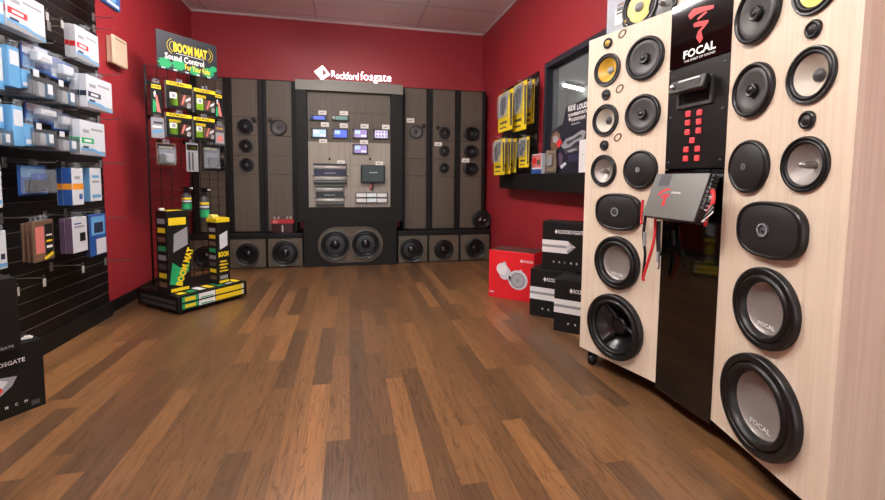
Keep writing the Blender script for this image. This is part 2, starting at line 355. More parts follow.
# ------------------------------------------------------------------ loudspeaker drivers (parts of what they are screwed to)
DRV = {}
def driver(parent, name, x, y, z, R, style, cone=None, shape=None, deep=True, rot=0):
    """a driver on a face at z: rim mesh with surround, cone and centre as sub-parts"""
    key = (style, round(R, 4), cone.name if cone else '', deep, bool(shape))
    if key not in DRV:
        ring = MB(); out = []
        d = -.38 if deep else .02
        if style == 'coax':
            ring.lathe([(R, 0), (R, .10*R), (.975*R, .16*R), (.91*R, .19*R), (.84*R, .17*R), (.83*R, .06*R)], SATIN, 44, shape)
            out.append(('cone', MB().lathe([(.83*R, .08*R), (.72*R, .14*R), (.6*R, .10*R), (.26*R, (.0 if deep else .05)*R), (0, 0 if deep else .05*R)], cone or CONE2, 44, shape)))
            out.append(('tweeter', MB().lathe([(.25*R, .02*R), (.25*R, .15*R), (.21*R, .19*R), (.15*R, .16*R), (.12*R, .17*R), (.06*R, .20*R), (0, .21*R)], SATIN, 24).lathe([(.2*R, .192*R), (.16*R, .18*R)], GUN, 24)))
        elif style == 'grille':
            ring.lathe([(R, 0), (R, .10*R), (.97*R, .16*R), (.90*R, .18*R), (.86*R, .13*R)], SATIN, 44, shape)
            out.append(('grille', MB().lathe([(.88*R, .12*R), (.7*R, .19*R), (.4*R, .24*R), (.14*R, .26*R), (0, .26*R)], M('black_mesh', (34, 34, 34), .5, vary=.4, nscale=420), 44, shape)))
            out.append(('emblem', MB().lathe([(.13*R, .262*R), (.10*R, .275*R), (.07*R, .262*R)], SILV, 20).disc(0, 0, .05*R, .27*R, SILV, 12)))
        elif style == 'oval':
            q = lambda f: (lambda a: (math.cos(a)*1.0+0, math.sin(a)))
            ring.lathe([(1*R, 0), (1*R, .16*R), (.97*R, .24*R), (.92*R, .27*R), (.87*R, .22*R)], SATIN, 64, shape)
            out.append(('grille', MB().lathe([(.89*R, .2*R), (.7*R, .27*R), (.45*R, .30*R), (0, .31*R)], M('black_mesh', (34, 34, 34), .5, vary=.4, nscale=420), 64, shape)))
            out.append(('tweeter', MB().lathe([(.24*R, .29*R), (.24*R, .35*R), (.2*R, .37*R), (.18*R, .33*R), (.1*R, .33*R), (.06*R, .36*R), (0, .37*R)], DGRY, 28).lathe([(.235*R, .375*R), (.18*R, .375*R)], GRYP, 28)))
        elif style == 'woofer':
            ring.lathe([(R, 0), (R, .07*R), (.975*R, .11*R), (.9*R, .115*R), (.875*R, .09*R), (.87*R, 0)], SATIN, 44)
            ring.lathe([(.985*R, .11*R), (.96*R, .122*R), (.935*R, .116*R)], GUN, 44)
            for k in range(4): ring.disc(.935*R*math.cos(PI/4+k*PI/2), .935*R*math.sin(PI/4+k*PI/2), .025*R, .118*R, SILV, 8)
            out.append(('surround', MB().lathe([(.87*R, .06*R), (.84*R, .10*R), (.80*R, .115*R), (.755*R, .10*R), (.73*R, .05*R), (.71*R, .02*R)], RUB, 44)))
            out.append(('cone', MB().lathe([(.72*R, .03*R), (.5*R, (.03+.45*d)*R), (.22*R, (.03+d)*R), (0, (.03+d)*R)], cone or GREYC, 44)))
            out.append(('dust_cap', MB().lathe([(.235*R, (.06+.9*d)*R), (.22*R, (.10+.9*d)*R), (.15*R, (.17+.9*d)*R), (.07*R, (.205+.9*d)*R), (0, (.21+.9*d)*R)], GRYP if cone in (GOLD, PALEG) else DGRY, 24)))
        elif style == 'phase':
            ring.lathe([(R, 0), (R, .07*R), (.97*R, .12*R), (.89*R, .12*R), (.87*R, .08*R), (.87*R, 0)], SATIN, 44)
            out.append(('surround', MB().lathe([(.87*R, .06*R), (.83*R, .10*R), (.79*R, .11*R), (.75*R, .08*R), (.73*R, .02*R)], RUB, 44)))
            out.append(('cone', MB().lathe([(.73*R, .03*R), (.45*R, (.03+.5*d)*R), (.16*R, (.03+d)*R), (0, (.03+d)*R)], cone or GREYC, 44)))
            out.append(('phase_plug', MB().lathe([(.14*R, (.03+d)*R), (.13*R, (.25+.6*d)*R), (.08*R, (.40+.6*d)*R), (0, (.46+.6*d)*R)], SILV, 24)))
        elif style == 'sub':
            ring.lathe([(R, 0), (R, .10*R), (.985*R, .15*R), (.955*R, .17*R), (.86*R, .175*R), (.83*R, .15*R), (.82*R, 0)], SATIN, 56)
            for k in range(8): ring.disc(.91*R*math.cos(PI/8+k*PI/4), .91*R*math.sin(PI/8+k*PI/4), .018*R, .179*R, DGRY, 8)
            out.append(('surround', MB().lathe([(.83*R, .12*R), (.80*R, .17*R), (.75*R, .20*R), (.70*R, .18*R), (.66*R, .10*R), (.635*R, .02*R)], RUB, 56)))
            if cone is CONE:
                out.append(('cone', MB().lathe([(.645*R, .03*R), (.5*R, (.03+.4*d)*R), (.3*R, (.03+.8*d)*R), (.0, (.03+.8*d)*R)], M('glossy_black_cone', (26, 26, 27), .22, vary=.1), 56)))
                out.append(('dust_cap', MB().lathe([(.32*R, (.03+.78*d)*R), (.28*R, (.09+.78*d)*R), (.15*R, (.15+.78*d)*R), (0, (.17+.78*d)*R)], M('glossy_black_cone', (26, 26, 27), .22, vary=.1), 40)))
            else:
                out.append(('cone', MB().lathe([(.645*R, .03*R), (.6*R, -.03*R), (.4*R, -.075*R), (.2*R, -.09*R), (0, -.092*R)], cone or GREYC, 56)))
                out.append(('lettering', MB().text('FOCAL', -.27*R, -.49*R, .27*R, -.38*R, -.015*R, WHT, .04)))
        elif style == 'motor':           # a coned driver on show with its silver motor seen through an open cone
            ring.lathe([(R, 0), (R, .10*R), (.985*R, .15*R), (.955*R, .17*R), (.88*R, .175*R), (.84*R, .15*R), (.83*R, 0)], SATIN, 56)
            for k in range(8): ring.disc(.92*R*math.cos(PI/8+k*PI/4), .92*R*math.sin(PI/8+k*PI/4), .018*R, .179*R, DGRY, 8)
            out.append(('surround', MB().lathe([(.84*R, .12*R), (.80*R, .17*R), (.76*R, .18*R), (.72*R, .10*R), (.70*R, .02*R)], RUB, 56)))
            out.append(('cone', MB().lathe([(.72*R, .04*R), (.5*R, -.16*R), (.3*R, -.36*R), (0, -.37*R)], M('glossy_black_cone', (26, 26, 27), .22, vary=.1), 56)))
            b = MB()
            for k in range(3):
                a = PI/2+.5+k*2*PI/3
                b.tube([(0, 0, -.20*R), (.36*R*math.cos(a), .36*R*math.sin(a), -.19*R), (.70*R*math.cos(a), .70*R*math.sin(a), .04*R)], .07*R, RUB, 6)
            b.lathe([(.27*R, -.30*R), (.27*R, -.16*R), (.2*R, -.12*R), (0, -.12*R)], SATIN, 28)
            out.append(('spider_arms', b))
        elif style == 'tweeter':
            ring.lathe([(R, 0), (R, .25*R), (.9*R, .38*R), (.66*R, .40*R), (.6*R, .25*R)], SATIN, 24)
            out.append(('dome', MB().lathe([(.62*R, .22*R), (.45*R, .40*R), (.2*R, .5*R), (0, .52*R)], cone or CONE, 20)))
        DRV[key] = (ring.mesh(name), [(n, b.mesh(n)) for n, b in out])
    rm, subs = DRV[key]
    o = place(name, rm, parent, T(x, y, z) @ Matrix.Rotation(rot, 4, 'Z'))
    for n, me in subs: place(n, me, o)
    return o

# ------------------------------------------------------------------ sound display with pale wood wings (free-standing on casters)
BX, BY0, BY1 = 1.357, 1.606, 1.307
dL = Vector((-.2486, .9686, 0)); dR = Vector((-.203, -.979, 0)).normalized()
WL, ZB, ZT = .468, .085, 1.73
FB = fr((BX, (BY0+BY1)/2, 0), (0, -1, 0))            # black centre, x from -.15 to .15
FL = fr((BX, BY0, 0), -dL)                           # far wing, x from -WL to 0
FR = fr((BX, BY1, 0), dR)                            # near wing, x from 0 to WR
WR = .482
disp = thing('speaker_display', 'tall pale wood speaker display on casters with black glossy centre and red logo', 'speaker display', FB)
INV = FB.inverted()
def sub(F): return INV @ F
def wing(F, x0, x1, sgn, name, cones):
    lay = []                                         # (x from black edge outward, z, radius, name, style, cone, shape)
    for i, (zt, zw) in enumerate(((1.683, 1.553), (1.431, 1.304), (1.178, 1.051))):
        lay.append((.342, zt, .026, 'tweeter', 'tweeter', cones[i][0])); lay.append((.342, zw, .081, 'woofer', cones[i][2], cones[i][1]))
        lay.append((.125, (1.556, 1.306, 1.051)[i], (.098, .091, .090)[i], 'coaxial_speaker', ('coax', 'coax', 'grille')[i], None))
    lay += [(.238, .848, .091, 'oval_speaker', 'oval', None), (.236, .595, .132, 'subwoofer', 'sub', None), (.236, .272, .164, 'subwoofer', cones[3], None)]
    ov = stadium(1.48, 1, 2.6)
    holes = []
    for (s, z, R, nm, st, cn) in lay:
        if st in ('tweeter', 'oval', 'grille'): continue
        holes.append(circ(sgn*s, z, R*(.80 if st in ('sub', 'motor') else .85 if st != 'coax' else .82), 36))
    pb = MB().holed([(x0, ZB), (x1, ZB), (x1, ZT), (x0, ZT)], holes, -.02, 0, BIRCH)
    p = pb.build(name, disp, sub(F))
    for (s, z, R, nm, st, cn) in lay:
        driver(disp, nm, 0, 0, 0, R, st, cn, ov if st == 'oval' else None).matrix_local = sub(F @ T(sgn*s, z, 0))
    return p
wing(FL, -WL, 0, -1, 'far_wing_panel', ((GOLD, GOLD, 'woofer'), (CONE, CREAM, 'woofer'), (CONE, GREYC, 'phase'), 'motor'))
wing(FR, 0, WR, 1, 'near_wing_panel', ((GOLD, PALEG, 'woofer'), (CONE, CREAM, 'woofer'), (CONE, GREYC, 'phase'), 'sub'))

bd = MB().lathe([(1, 0), (1, .3), (.86, .38), (.74, .3), (.70, 0)], BRWN, 28, scaled(.024, .017)).disc(0, 0, .72, .08, BIRCH, 20, scaled(.024, .017))
bd.v = [Vector((v.x, v.y, v.z*.012)) for v in bd.v]
bdm = bd.mesh('badge')
for (s_, z) in ((.258, 1.705), (.261, 1.446), (.262, 1.212)):
    place('badge', bdm, disp, sub(FL @ T(-s_, z, 0) @ Matrix.Rotation(.6, 4, 'Z')))
Pf, Pn = FL @ Vector((-WL, 0, 0)), FR @ Vector((WR, 0, 0))
def wallslab(a, b, th, z0, z1, mat):      # upright board from a to b in plan
    a, b = Vector((a[0], a[1], 0)), Vector((b[0], b[1], 0)); F = fr(a, b-a); L_ = (b-a).length
    return MB(INV @ F).box(0, z0, -th, L_, z1, 0, mat)
BKX = 1.655
wallslab(Pn, (BKX, Pn.y-.04), .02, ZB, ZT, BIRCH).build('near_side_panel', disp)
wallslab(Pf, (BKX, 2.165), -.02, ZB, ZT, BIRCH).build('far_side_panel', disp)
wallslab((BKX, Pn.y), (BKX, 2.16), .015, ZB, ZT, BLK).build('back_panel', disp)
pl = [(Pf.x+.03, Pf.y-.012), (BX+.022, BY0), (BX+.022, BY1), (Pn.x+.025, Pn.y+.02), (BKX-.01, Pn.y+.02), (BKX-.01, 2.13)]
MB(INV).poly(pl, ZT-.02, ZT-.002, BIRCH).build('top_board', disp)
MB(INV).poly(pl, ZB, ZB+.02, BLK).build('bottom_board', disp)
# black centre: header with the logo, electronics panel, glossy lower panel
hw = (BY0-BY1)/2
MB().box(-hw, 1.475, -.02, hw, ZT+.004, .003, GLOSS).build('header_panel', disp)
MB().box(-hw, 1.052, -.02, hw, 1.469, .003, SATIN).build('electronics_panel', disp)
MB().box(-hw, ZB-.02, -.02, hw, 1.046, .003, GLOSS).build('gloss_panel', disp)
def fb(u, v): return on(u, v, FB)
lg = MB()
stroke = [[(689, 15.5), (694, 9), (703, 6.5), (715, 4.8), (714.5, 8.5), (705, 11.5), (697, 15), (691, 20)],
          [(705.5, 11.5), (708.5, 12), (702, 17.8), (698.5, 20.5), (698, 19)],
          [(694, 24), (699, 21.5), (709.5, 19.8), (709, 23.5), (703, 26), (695, 27.5)],
          [(704.5, 25), (708, 24.5), (702, 31), (704, 38.5), (700.5, 43.5), (697, 38), (699, 31)]]
for st in stroke: lg.flat([fb(*q) for q in st], .0042, REDP)
lg.build('red_logo', disp)
x0, y0, x1, y1 = rect(684.5, 43, 716.5, 58, FB); yc = 1.525
MB().text('FOCAL', x0, 1.500, x1, 1.533, .0042, WHT, .035).build('lettering', disp)
MB().text('THE SPIRIT OF SOUND', x0+.005, 1.484, x1, 1.493, .0042, WHT, .01).build('lettering', disp)
# radio behind a chrome-edged pocket
x0, y0, x1, y1 = rect(678.5, 79, 714.5, 106, FB); x0 += .004
mb = MB()
for a in ((x0, y0, x1, y0+.012), (x0, y1-.008, x1, y1), (x0, y0+.012, x0+.012, y1-.008), (x1-.012, y0+.012, x1, y1-.008)): mb.box(a[0], a[1], .003, a[2], a[3], .012, GUN)
o = mb.build('radio_pocket', disp)
MB().quad(x0+.01, y0+.01, x1-.01, y1-.006, .0045, BLK).build('pocket_back', o)
mb = MB(T(0, y1-.012, .03) @ Matrix.Rotation(-.35, 4, 'X')).box(x0-.002, -.045, -.014, x1-.002, .014, .012, SATIN, .006).box(x0+.035, -.034, .012, x1-.02, -.006, .0135, GLOSS)
mb.lathe([(.011, .012), (.011, .022), (.008, .024), (0, .024)], SILV, 20, cx=x0+.018, cy=-.014).box(x0+.04, .0, .012, x1-.03, .006, .014, SILV)
mb.build('radio', disp)
bt = MB().box(-.011, -.011, 0, .011, .011, .006, BTN, .002).mesh('button')
for u, v in ((689.3, 114), (700.7, 112.5), (688.8, 122.7), (700, 121.6), (688.4, 132.2), (699.6, 130.6), (693.2, 140.4), (687.2, 149.6), (698.5, 148.7), (686.6, 158.6), (698, 158)):
    q = fb(u, v); place('button', bt, disp, T(q[0], q[1], .003))
sc_ = MB()
for q in ((-.13, 1.44), (.13, 1.44), (-.13, 1.27), (.13, 1.27), (-.13, 1.08), (.13, 1.08)): sc_.lathe([(.005, .003), (.005, .0055), (0, .0058)], GUN, 10, cx=q[0], cy=q[1])
sc_.build('screw_heads', disp)
for P in (FL @ Vector((-.405, 0, -.036)), FR @ Vector((.40, 0, -.07)), Vector((1.58, 2.02, 0)), Vector((1.58, .98, 0))):
    c = MB().box(-.03, -.03, ZB-.006, .03, .03, ZB, GUN).box(-.022, -.016, .03, .022, -.013, ZB-.006, GUN).box(-.022, .013, .03, .022, .016, ZB-.006, GUN)
    o = c.build('caster', disp, INV @ T(P.x, P.y, 0) @ Matrix.Rotation(.4, 4, 'Z'))
    MB(T(0, .0125, .031) @ Matrix.Rotation(PI/2, 4, 'X')).lathe([(0, 0), (.026, 0), (.031, .004), (.031, .021), (.026, .025), (0, .025)], RUB, 24).build('wheel', o)

# component board standing on the far wing
FC = fr(FL @ Vector((0, ZT, -.075)), -dL)
def fc(u, v): return on(u, v, FC)
bx0, bx1 = fc(607, 20)[0], fc(692, 0)[0]
t = thing('component_board', 'pale grey board of loose speaker components standing on top of the wood display', 'display board', FC)
def lc(x, y): return x, y
MB().box(bx0, .0, -.012, bx1, .40, 0, M('pale_grey_board', (142, 148, 158), .4)).build('board', t)
def bp(u, v): return fc(u, v)
for (u, v, R, nm, st, cn) in ((640, 7, .098, 'woofer', 'woofer', PALEG), (663.5, 4, .072, 'woofer', 'phase', GUN), (683, -4, .05, 'woofer', 'woofer', CREAM), (626.5, 22, .022, 'tweeter', 'tweeter', GOLD)):
    q = fc(u, v); driver(t, nm, q[0], max(q[1], R*1.02), 0, R, st, cn, None, False)
x0, y0, x1, y1 = rect(615, 8, 625, 24, FC)
MB().quad(x0, y0, x1, y1, .001, TAGW).box(x0+.01, y0+.05, .001, x1-.005, y0+.06, .0014, DGRY).box(x0+.012, y0+.066, .001, x1-.008, y0+.082, .0014, DGRY).box(x0+.015, y0+.088, .001, x1, y0+.102, .0014, BRWN).build('caption_card', t)

# amplifier on a tilted bracket in front of the black centre
A, B_ = Vector((1.308, 1.600, 1.031)), Vector((1.308, 1.320, 1.031))
bot = Vector((1.243, 1.600, .851))
FA = fr(bot, B_-A, (A-bot)); aw, ah = (B_-A).length, (A-bot).length
t = thing('amplifier', 'flat grey amplifier tilted on the black display centre, red logo on its lid', 'amplifier', FA)
MB().box(0, 0, -.042, aw, ah, -.004, SATIN, .004).build('chassis', t)
o = MB().box(0, 0, -.004, aw, ah, 0, AMPG, .0015).box(.035, ah-.055, 0, .095, ah-.004, .0008, DGRY).build('lid', t)
mb = MB()
for pts in (((.052, .098), (.062, .112), (.085, .124), (.112, .128), (.110, .119), (.088, .114), (.072, .104), (.062, .092)), ((.075, .088), (.088, .100), (.118, .104), (.116, .094), (.094, .090), (.084, .080)), ((.098, .088), (.112, .092), (.106, .072), (.112, .056), (.100, .046), (.092, .058), (.094, .072))):
    mb.flat(pts, .0009+.0002*len(mb.f), REDP)
mb.text('FOCAL', .125, .105, .175, .113, .0009, WHT, .03); mb.build('logo', t)
for k in range(9):
    MB().box(aw, .055+k*.0155, -.036, aw+.012, .066+k*.0155, -.008, GUN if k < 6 else SATIN).build('terminal', t)
def w_(pts, mat, r=.0032, n=14, par=None, name='wire'):
    P = [Vector(p) for p in pts]; out = []
    for i in range(len(P)-1):                        # smooth curve through the points
        p0, p1, p2, p3 = P[max(i-1, 0)], P[i], P[i+1], P[min(i+2, len(P)-1)]
        for k in range(n):
            s_ = k/n; out.append(.5*((2*p1)+(p2-p0)*s_+(2*p0-5*p1+4*p2-p3)*s_*s_+(3*p1-p0-3*p2+p3)*s_**3))
    out.append(P[-1]); return MB().tube(out, r, mat, 7).build(name, par)
for k, (mt, rr) in enumerate(((REDP, .006), (REDP, .006), (GRYP, .003), (WHT, .003), (GRYP, .003), (SILV, .003), (BLK, .004), (GRYP, .003), (BLK, .004), (WHT, .0025))):
    y = .13-k*.0085
    w_(((aw+.012, y, -.02), (aw+.03+.003*k, y-.006, -.012), (aw+.045-.002*k, y-.045, -.012), (aw+.03, y-.075+.004*k, -.02), (aw+.012, .0+.002*k, -.045)), mt, rr, 8, t)
# bracket arm under it belongs to the display
MB(INV).box(1.327, 1.43, .93, BX-.004, 1.51, .95, SATIN).build('amplifier_bracket', disp)
# loose leads hanging from its far end
def fw(u, v, d=-.0): q = on(u, v, FL); return FL @ Vector((q[0], q[1], .035+d))
L1 = bot
def lead(name, label, parts):
    t = thing(name, label, 'cable', T(*parts[0][0][0]))
    for pts, mt, r in parts:
        w_([Vector(p)-Vector(parts[0][0][0]) for p in pts], mt, r, 8, t)
g = lambda u, v, x: at(u, v, X=x)
lead('speaker_lead', 'twisted red and black leads hanging from the far corner of the tilted amplifier',
     [((g(646, 214, 1.29), g(643.5, 235, 1.285), g(645, 255, 1.285), g(643, 277, 1.285)), BLK, .006), ((g(643, 200, 1.305), g(641.5, 215, 1.295), g(641.5, 224, 1.285)), REDP, .006),
      ((g(645, 232, 1.281), g(644.5, 246, 1.279)), GRYP, .007), ((g(655.5, 219, 1.30), g(654, 240, 1.29), g(648, 262, 1.28), g(643, 278, 1.278), g(644, 280, 1.278)), REDP, .006)])
lead('power_lead', 'thick black lead hanging under the tilted amplifier beside the red one',
     [((g(659, 221, 1.31), g(658.3, 240, 1.305), g(659, 256, 1.30)), SATIN, .009), ((g(659, 250, 1.296), g(659, 266, 1.292), g(657.5, 269, 1.29)), DGRY, .003),
      ((g(658, 252, 1.292), g(657.8, 262, 1.292)), GRYP, .005)])

# ------------------------------------------------------------------ back wall: speaker towers, base boxes, centre display
YT, YBX, YC = 5.10, 4.95, 4.93
FT, FX = BACK(YT), BACK(YBX)
LEDGE = .385
def ft(u, v): return on(u, v, FT)
ZTOP = ft(444, 89)[1]
seams = [ft(280, 118)[1], ft(280, 136.2)[1], ft(280, 156)[1], ft(280, 174.5)[1]]
def tower(x0, x1, p0, p1, label, drivers):
    """black carcass x0..x1 with laminate face panels p0..p1"""
    xm = (x0+x1)/2; F = BACK(YT, xm, LEDGE); H_ = ZTOP-LEDGE
    t = thing('speaker_tower', label, 'speaker tower', F, 'speaker towers along the back wall')
    MB().box(x0-xm, 0, -.27, x1-xm, H_, -.016, BLK, .004).build('carcass', t)
    zs = [H_-.012]+[z-LEDGE for z in seams]+[.008]
    for a, b in zip(zs, zs[1:]): MB().box(p0-xm, b+.002, -.016, p1-xm, a-.002, 0, LAM, .0015).build('front_panel', t)
    for (u, v, ru, st, nm) in drivers:
        x, z = ft(u, v); R = ru*.01215; dk = M('glossy_black_cone', (26, 26, 27), .22, vary=.1)
        driver(t, nm, x-xm, z-LEDGE, 0, R, st, dk if st == 'woofer' else dk if st == 'oval6' or u < 225 else None, scaled(1.22, 1) if st == 'oval6' else None, False)
    return t
# oval drivers of the last tower use their own round-to-oval mesh
_drv = driver
def driver(parent, name, x, y, z, R, style, cone=None, shape=None, deep=True, rot=0):
    if style == 'oval6': return _drv(parent, name, x, y, z, R, 'coax', cone, shape, deep, rot)
    return _drv(parent, name, x, y, z, R, style, cone, shape, deep, rot)
px = lambda u: ft(u, 100)[0]
tower(-1.655, -1.295, px(196.5), px(222.5), 'speaker tower partly hidden behind the wire rack of yellow packages', [(214, 126, 7, 'coax', 'coaxial_speaker'), (219, 146.5, 6.2, 'coax', 'coaxial_speaker'), (219.5, 164.5, 6.2, 'coax', 'coaxial_speaker')])
tower(-1.292, -.928, px(231.7), px(257), 'speaker tower with three black drivers next to the wire rack of yellow packages', [(245.3, 126.8, 7.6, 'woofer', 'woofer'), (253.8, 120.4, 2.4, 'tweeter', 'tweeter'), (245.8, 146.2, 6.6, 'woofer', 'woofer'), (246.8, 165, 6.6, 'woofer', 'woofer')])
tower(-.925, -.575, px(266.2), px(291), 'speaker tower with one grey driver above the red-topped case', [(278.7, 127.6, 7.4, 'coax', 'coaxial_speaker'), (270.3, 121, 2.2, 'tweeter', 'tweeter')])
tower(.64, .985, px(405), px(426.5), 'speaker tower with one grey driver next to the lit centre display', [(416.2, 132, 6.8, 'coax', 'coaxial_speaker'), (423.5, 126.2, 2.1, 'tweeter', 'tweeter')])
tower(.988, 1.33, px(433.2), px(455), 'speaker tower with three small round black drivers beside the oval driver tower', [(444.8, 133.2, 6.5, 'woofer', 'woofer'), (437.8, 127.5, 2.1, 'tweeter', 'tweeter'), (444.3, 151, 6, 'woofer', 'woofer'), (444.2, 168.2, 5.7, 'woofer', 'woofer')])
tower(1.333, 1.68, px(461.4), px(482.4), 'speaker tower with three oval black drivers in the red corner', [(471.8, 134, 7.2, 'oval6', 'oval_speaker'), (471.3, 151.4, 6.7, 'oval6', 'oval_speaker'), (470.8, 169, 6.7, 'oval6', 'oval_speaker')])
def ledge(x0, x1, label):
    tag(MB().box(x0, 0, -.42, x1, .052, 0, BLK, .004).build('display_ledge', None, BACK(4.955, 0, LEDGE-.053)), label, 'ledge')
ledge(-1.69, -.50, 'black ledge under the towers next to the wire rack')
ledge(.565, 1.71, 'black ledge under the towers in the red corner')
def subbox(x0, x1, cx_, cz, R, st, label):
    xm = (x0+x1)/2; t = thing('subwoofer_box', label, 'subwoofer box', BACK(YBX, xm, 0), 'subwoofer boxes under the ledge')
    H_ = LEDGE-.054
    MB().box(x0-xm, 0, -.40, x1-xm, H_, -.016, BLK, .003).build('carcass', t)
    MB().holed([(x0-xm+.012, .012), (x1-xm-.012, .012), (x1-xm-.012, H_-.006), (x0-xm+.012, H_-.006)], [circ(cx_-xm, cz, R*.8, 36)], -.016, 0, LAM).build('front_panel', t)
    o = driver(t, 'subwoofer', cx_-xm, cz, 0, R, st, CONE, None, False)
    if R > .12: MB().lathe([(R*.985, .022), (R*.97, .0275), (R*.945, .028), (R*.93, .02)], M('dull_silver', (120, 122, 114), .35, metal=.6), 48).build('trim_ring', o)
fx = lambda u, v: on(u, v, FX)
for (x0, x1, u, v, R, st, lab) in ((-1.66, -1.275, 206, 256.5, .118, 'sub', 'subwoofer box seen through the wire rack behind the printed cartons'),
        (-1.27, -.885, 247.8, 254, .125, 'sub', 'subwoofer box with a plain black cone beside the printed carton rack'),
        (-.88, -.50, 285.3, 253, .148, 'sub', 'subwoofer box with a large black cone below the red-topped case'),
        (.565, .93, 411.7, 249.8, .148, 'sub', 'subwoofer box with a large black cone next to the centre plinth'),
        (.935, 1.318, 443.6, 249.3, .120, 'sub', 'subwoofer box with the small shiny cone, middle of its three'),
        (1.323, 1.71, 474.8, 248.2, .126, 'sub', 'subwoofer box under the dark round speaker in the red corner')):
    q = fx(u, v); subbox(x0, x1, q[0], q[1], R, st, lab)

# centre display with lit letters
FCN = BACK(YC); f_c = lambda u, v: on(u, v, FCN)
cx0, cx1 = -.556, .622; xi0, xi1 = -.437, .484
ctr = thing('centre_display', 'tall grey centre display with a black frame, car stereos and a twin subwoofer plinth', 'display wall', BACK(YC, 0, 0))
ztp, zh, zf, zi = 2.075, 1.965, .505, .668
MB().box(cx0, zf, -.45, xi0, zh, 0, BLK, .003).build('frame_side', ctr); MB().box(xi1, zf, -.45, cx1, zh, 0, BLK, .003).build('frame_side', ctr)
MB().box(cx0, zh, -.45, cx1, ztp, 0, HEADM, .003).build('header', ctr)
MB().box(xi0, zf, -.45, xi1, zi, 0, BLK).build('frame_foot', ctr)
RC = -.05                                # recess of the panel
FP = BACK(YC-RC); f_p = lambda u, v: on(u, v, FP)
MB().box(xi0, zi, -.45, xi1, zh, RC-.014, BLK).build('backing', ctr)
zz = [zi+.002, f_p(350, 186.6)[1], f_p(350, 164.6)[1], f_p(350, 142.4)[1], f_p(350, 112.8)[1], zh-.002]
cols = [xi0+.002, (xi0+xi1)/2-.24, (xi0+xi1)/2, (xi0+xi1)/2+.235, xi1-.002]
for r_ in range(5):
    cc = [cols[0], cols[4]] if r_ == 4 else ([cols[0], cols[2], cols[4]] if r_ < 2 else cols)
    for a, b in zip(cc, cc[1:]):
        MB().box(a+.001, zz[r_]+.001, RC-.014, b-.001, zz[r_+1]-.001, RC, LAML if r_ < 3 else LAM).build('face_panel', ctr)
gl = MB()
for u in (329.5, 370): q = f_p(u, 159); gl.lathe([(.012, RC+.0005), (.012, RC+.004), (0, RC+.004)], BLK, 16, cx=q[0], cy=q[1])
gl.build('grommet', ctr)
# plinth with two subwoofers in a rounded grey panel
q0, q1 = f_c(335.2, 244.5), f_c(365.8, 244.2); R2 = .168
pz = (q0[1]+q1[1])/2
px0, px1 = f_c(304, 250)[0], f_c(396.5, 250)[0]
MB().box(px0, 0, -.45, px1, zf, -.012, BLK).build('plinth', ctr)
cap = []
ax, bx, rr = f_c(317.8, 244)[0], f_c(382.8, 244)[0], .20
for (sx, sy, a0) in ((bx-rr, pz+.205-rr, 0), (ax+rr, pz+.205-rr, PI/2), (ax+rr, pz-.21+rr, PI), (bx-rr, pz-.21+rr, 1.5*PI)):
    cap += [(sx+rr*math.cos(a0+k*PI/16), sy+rr*math.sin(a0+k*PI/16)) for k in range(9)]
outer = [(px0, .0), (px1, .0), (px1, zf), (px0, zf)]
MB().holed(outer, [cap], -.012, .006, BLK).build('plinth_front', ctr)
MB().holed([(x*1.0, y) for x, y in cap], [circ(q0[0], pz, R2*.8), circ(q1[0], pz, R2*.8)], -.011, 0, LAM).build('capsule_panel', ctr)
for q in (q0, q1):
    o = driver(ctr, 'subwoofer', q[0], pz, 0, R2, 'sub', CONE, None, False)
    MB().lathe([(R2*1.0, .018), (R2*.985, .03), (R2*.955, .031), (R2*.93, .02)], M('dull_silver', (120, 122, 114), .35, metal=.6), 48).build('trim_ring', o)
# lit sign standing on the header
FS = BACK(YC+.03, 0, ztp); t = thing('lit_sign', 'glowing white letters and diamond logo standing on top of the centre display', 'sign', FS)
def fs(u, v): return on(u, v, FS)
x0, y0 = fs(331, 80); x1, y1 = fs(391, 80)
MB().box(fs(315, 77)[0], 0, -.02, x1, .012, .012, HEADM).build('base_rail', t)
mb = MB()
mb.text('R', x0+.005, .05, x0+.05, .118, 0, LETR, -.012, .012).text('ockford', x0+.056, .032, x0+.30, .108, 0, LETR, -.012, .012).text('fosgate', x0+.322, .004, x1, .125, 0, LETR, -.012, .012)
mb.build('lettering', t)
xa, xb = fs(314.5, 72)[0], fs(330, 72)[0]; xm = (xa+xb)/2; ym = .085; hx = (xb-xa)/2
MB().holed([(xa, ym+.01), (xm-.005, ym-.078), (xb, ym-.012), (xm+.005, ym+.08)], [[(xa+.05, ym+.012), (xm, ym-.036), (xb-.03, ym-.004), (xm+.012, ym+.045)]], 0, .012, LETR).box(xm-.012, ym-.03, 0, xm+.004, ym+.03, .012, LETR).build('logo', t)

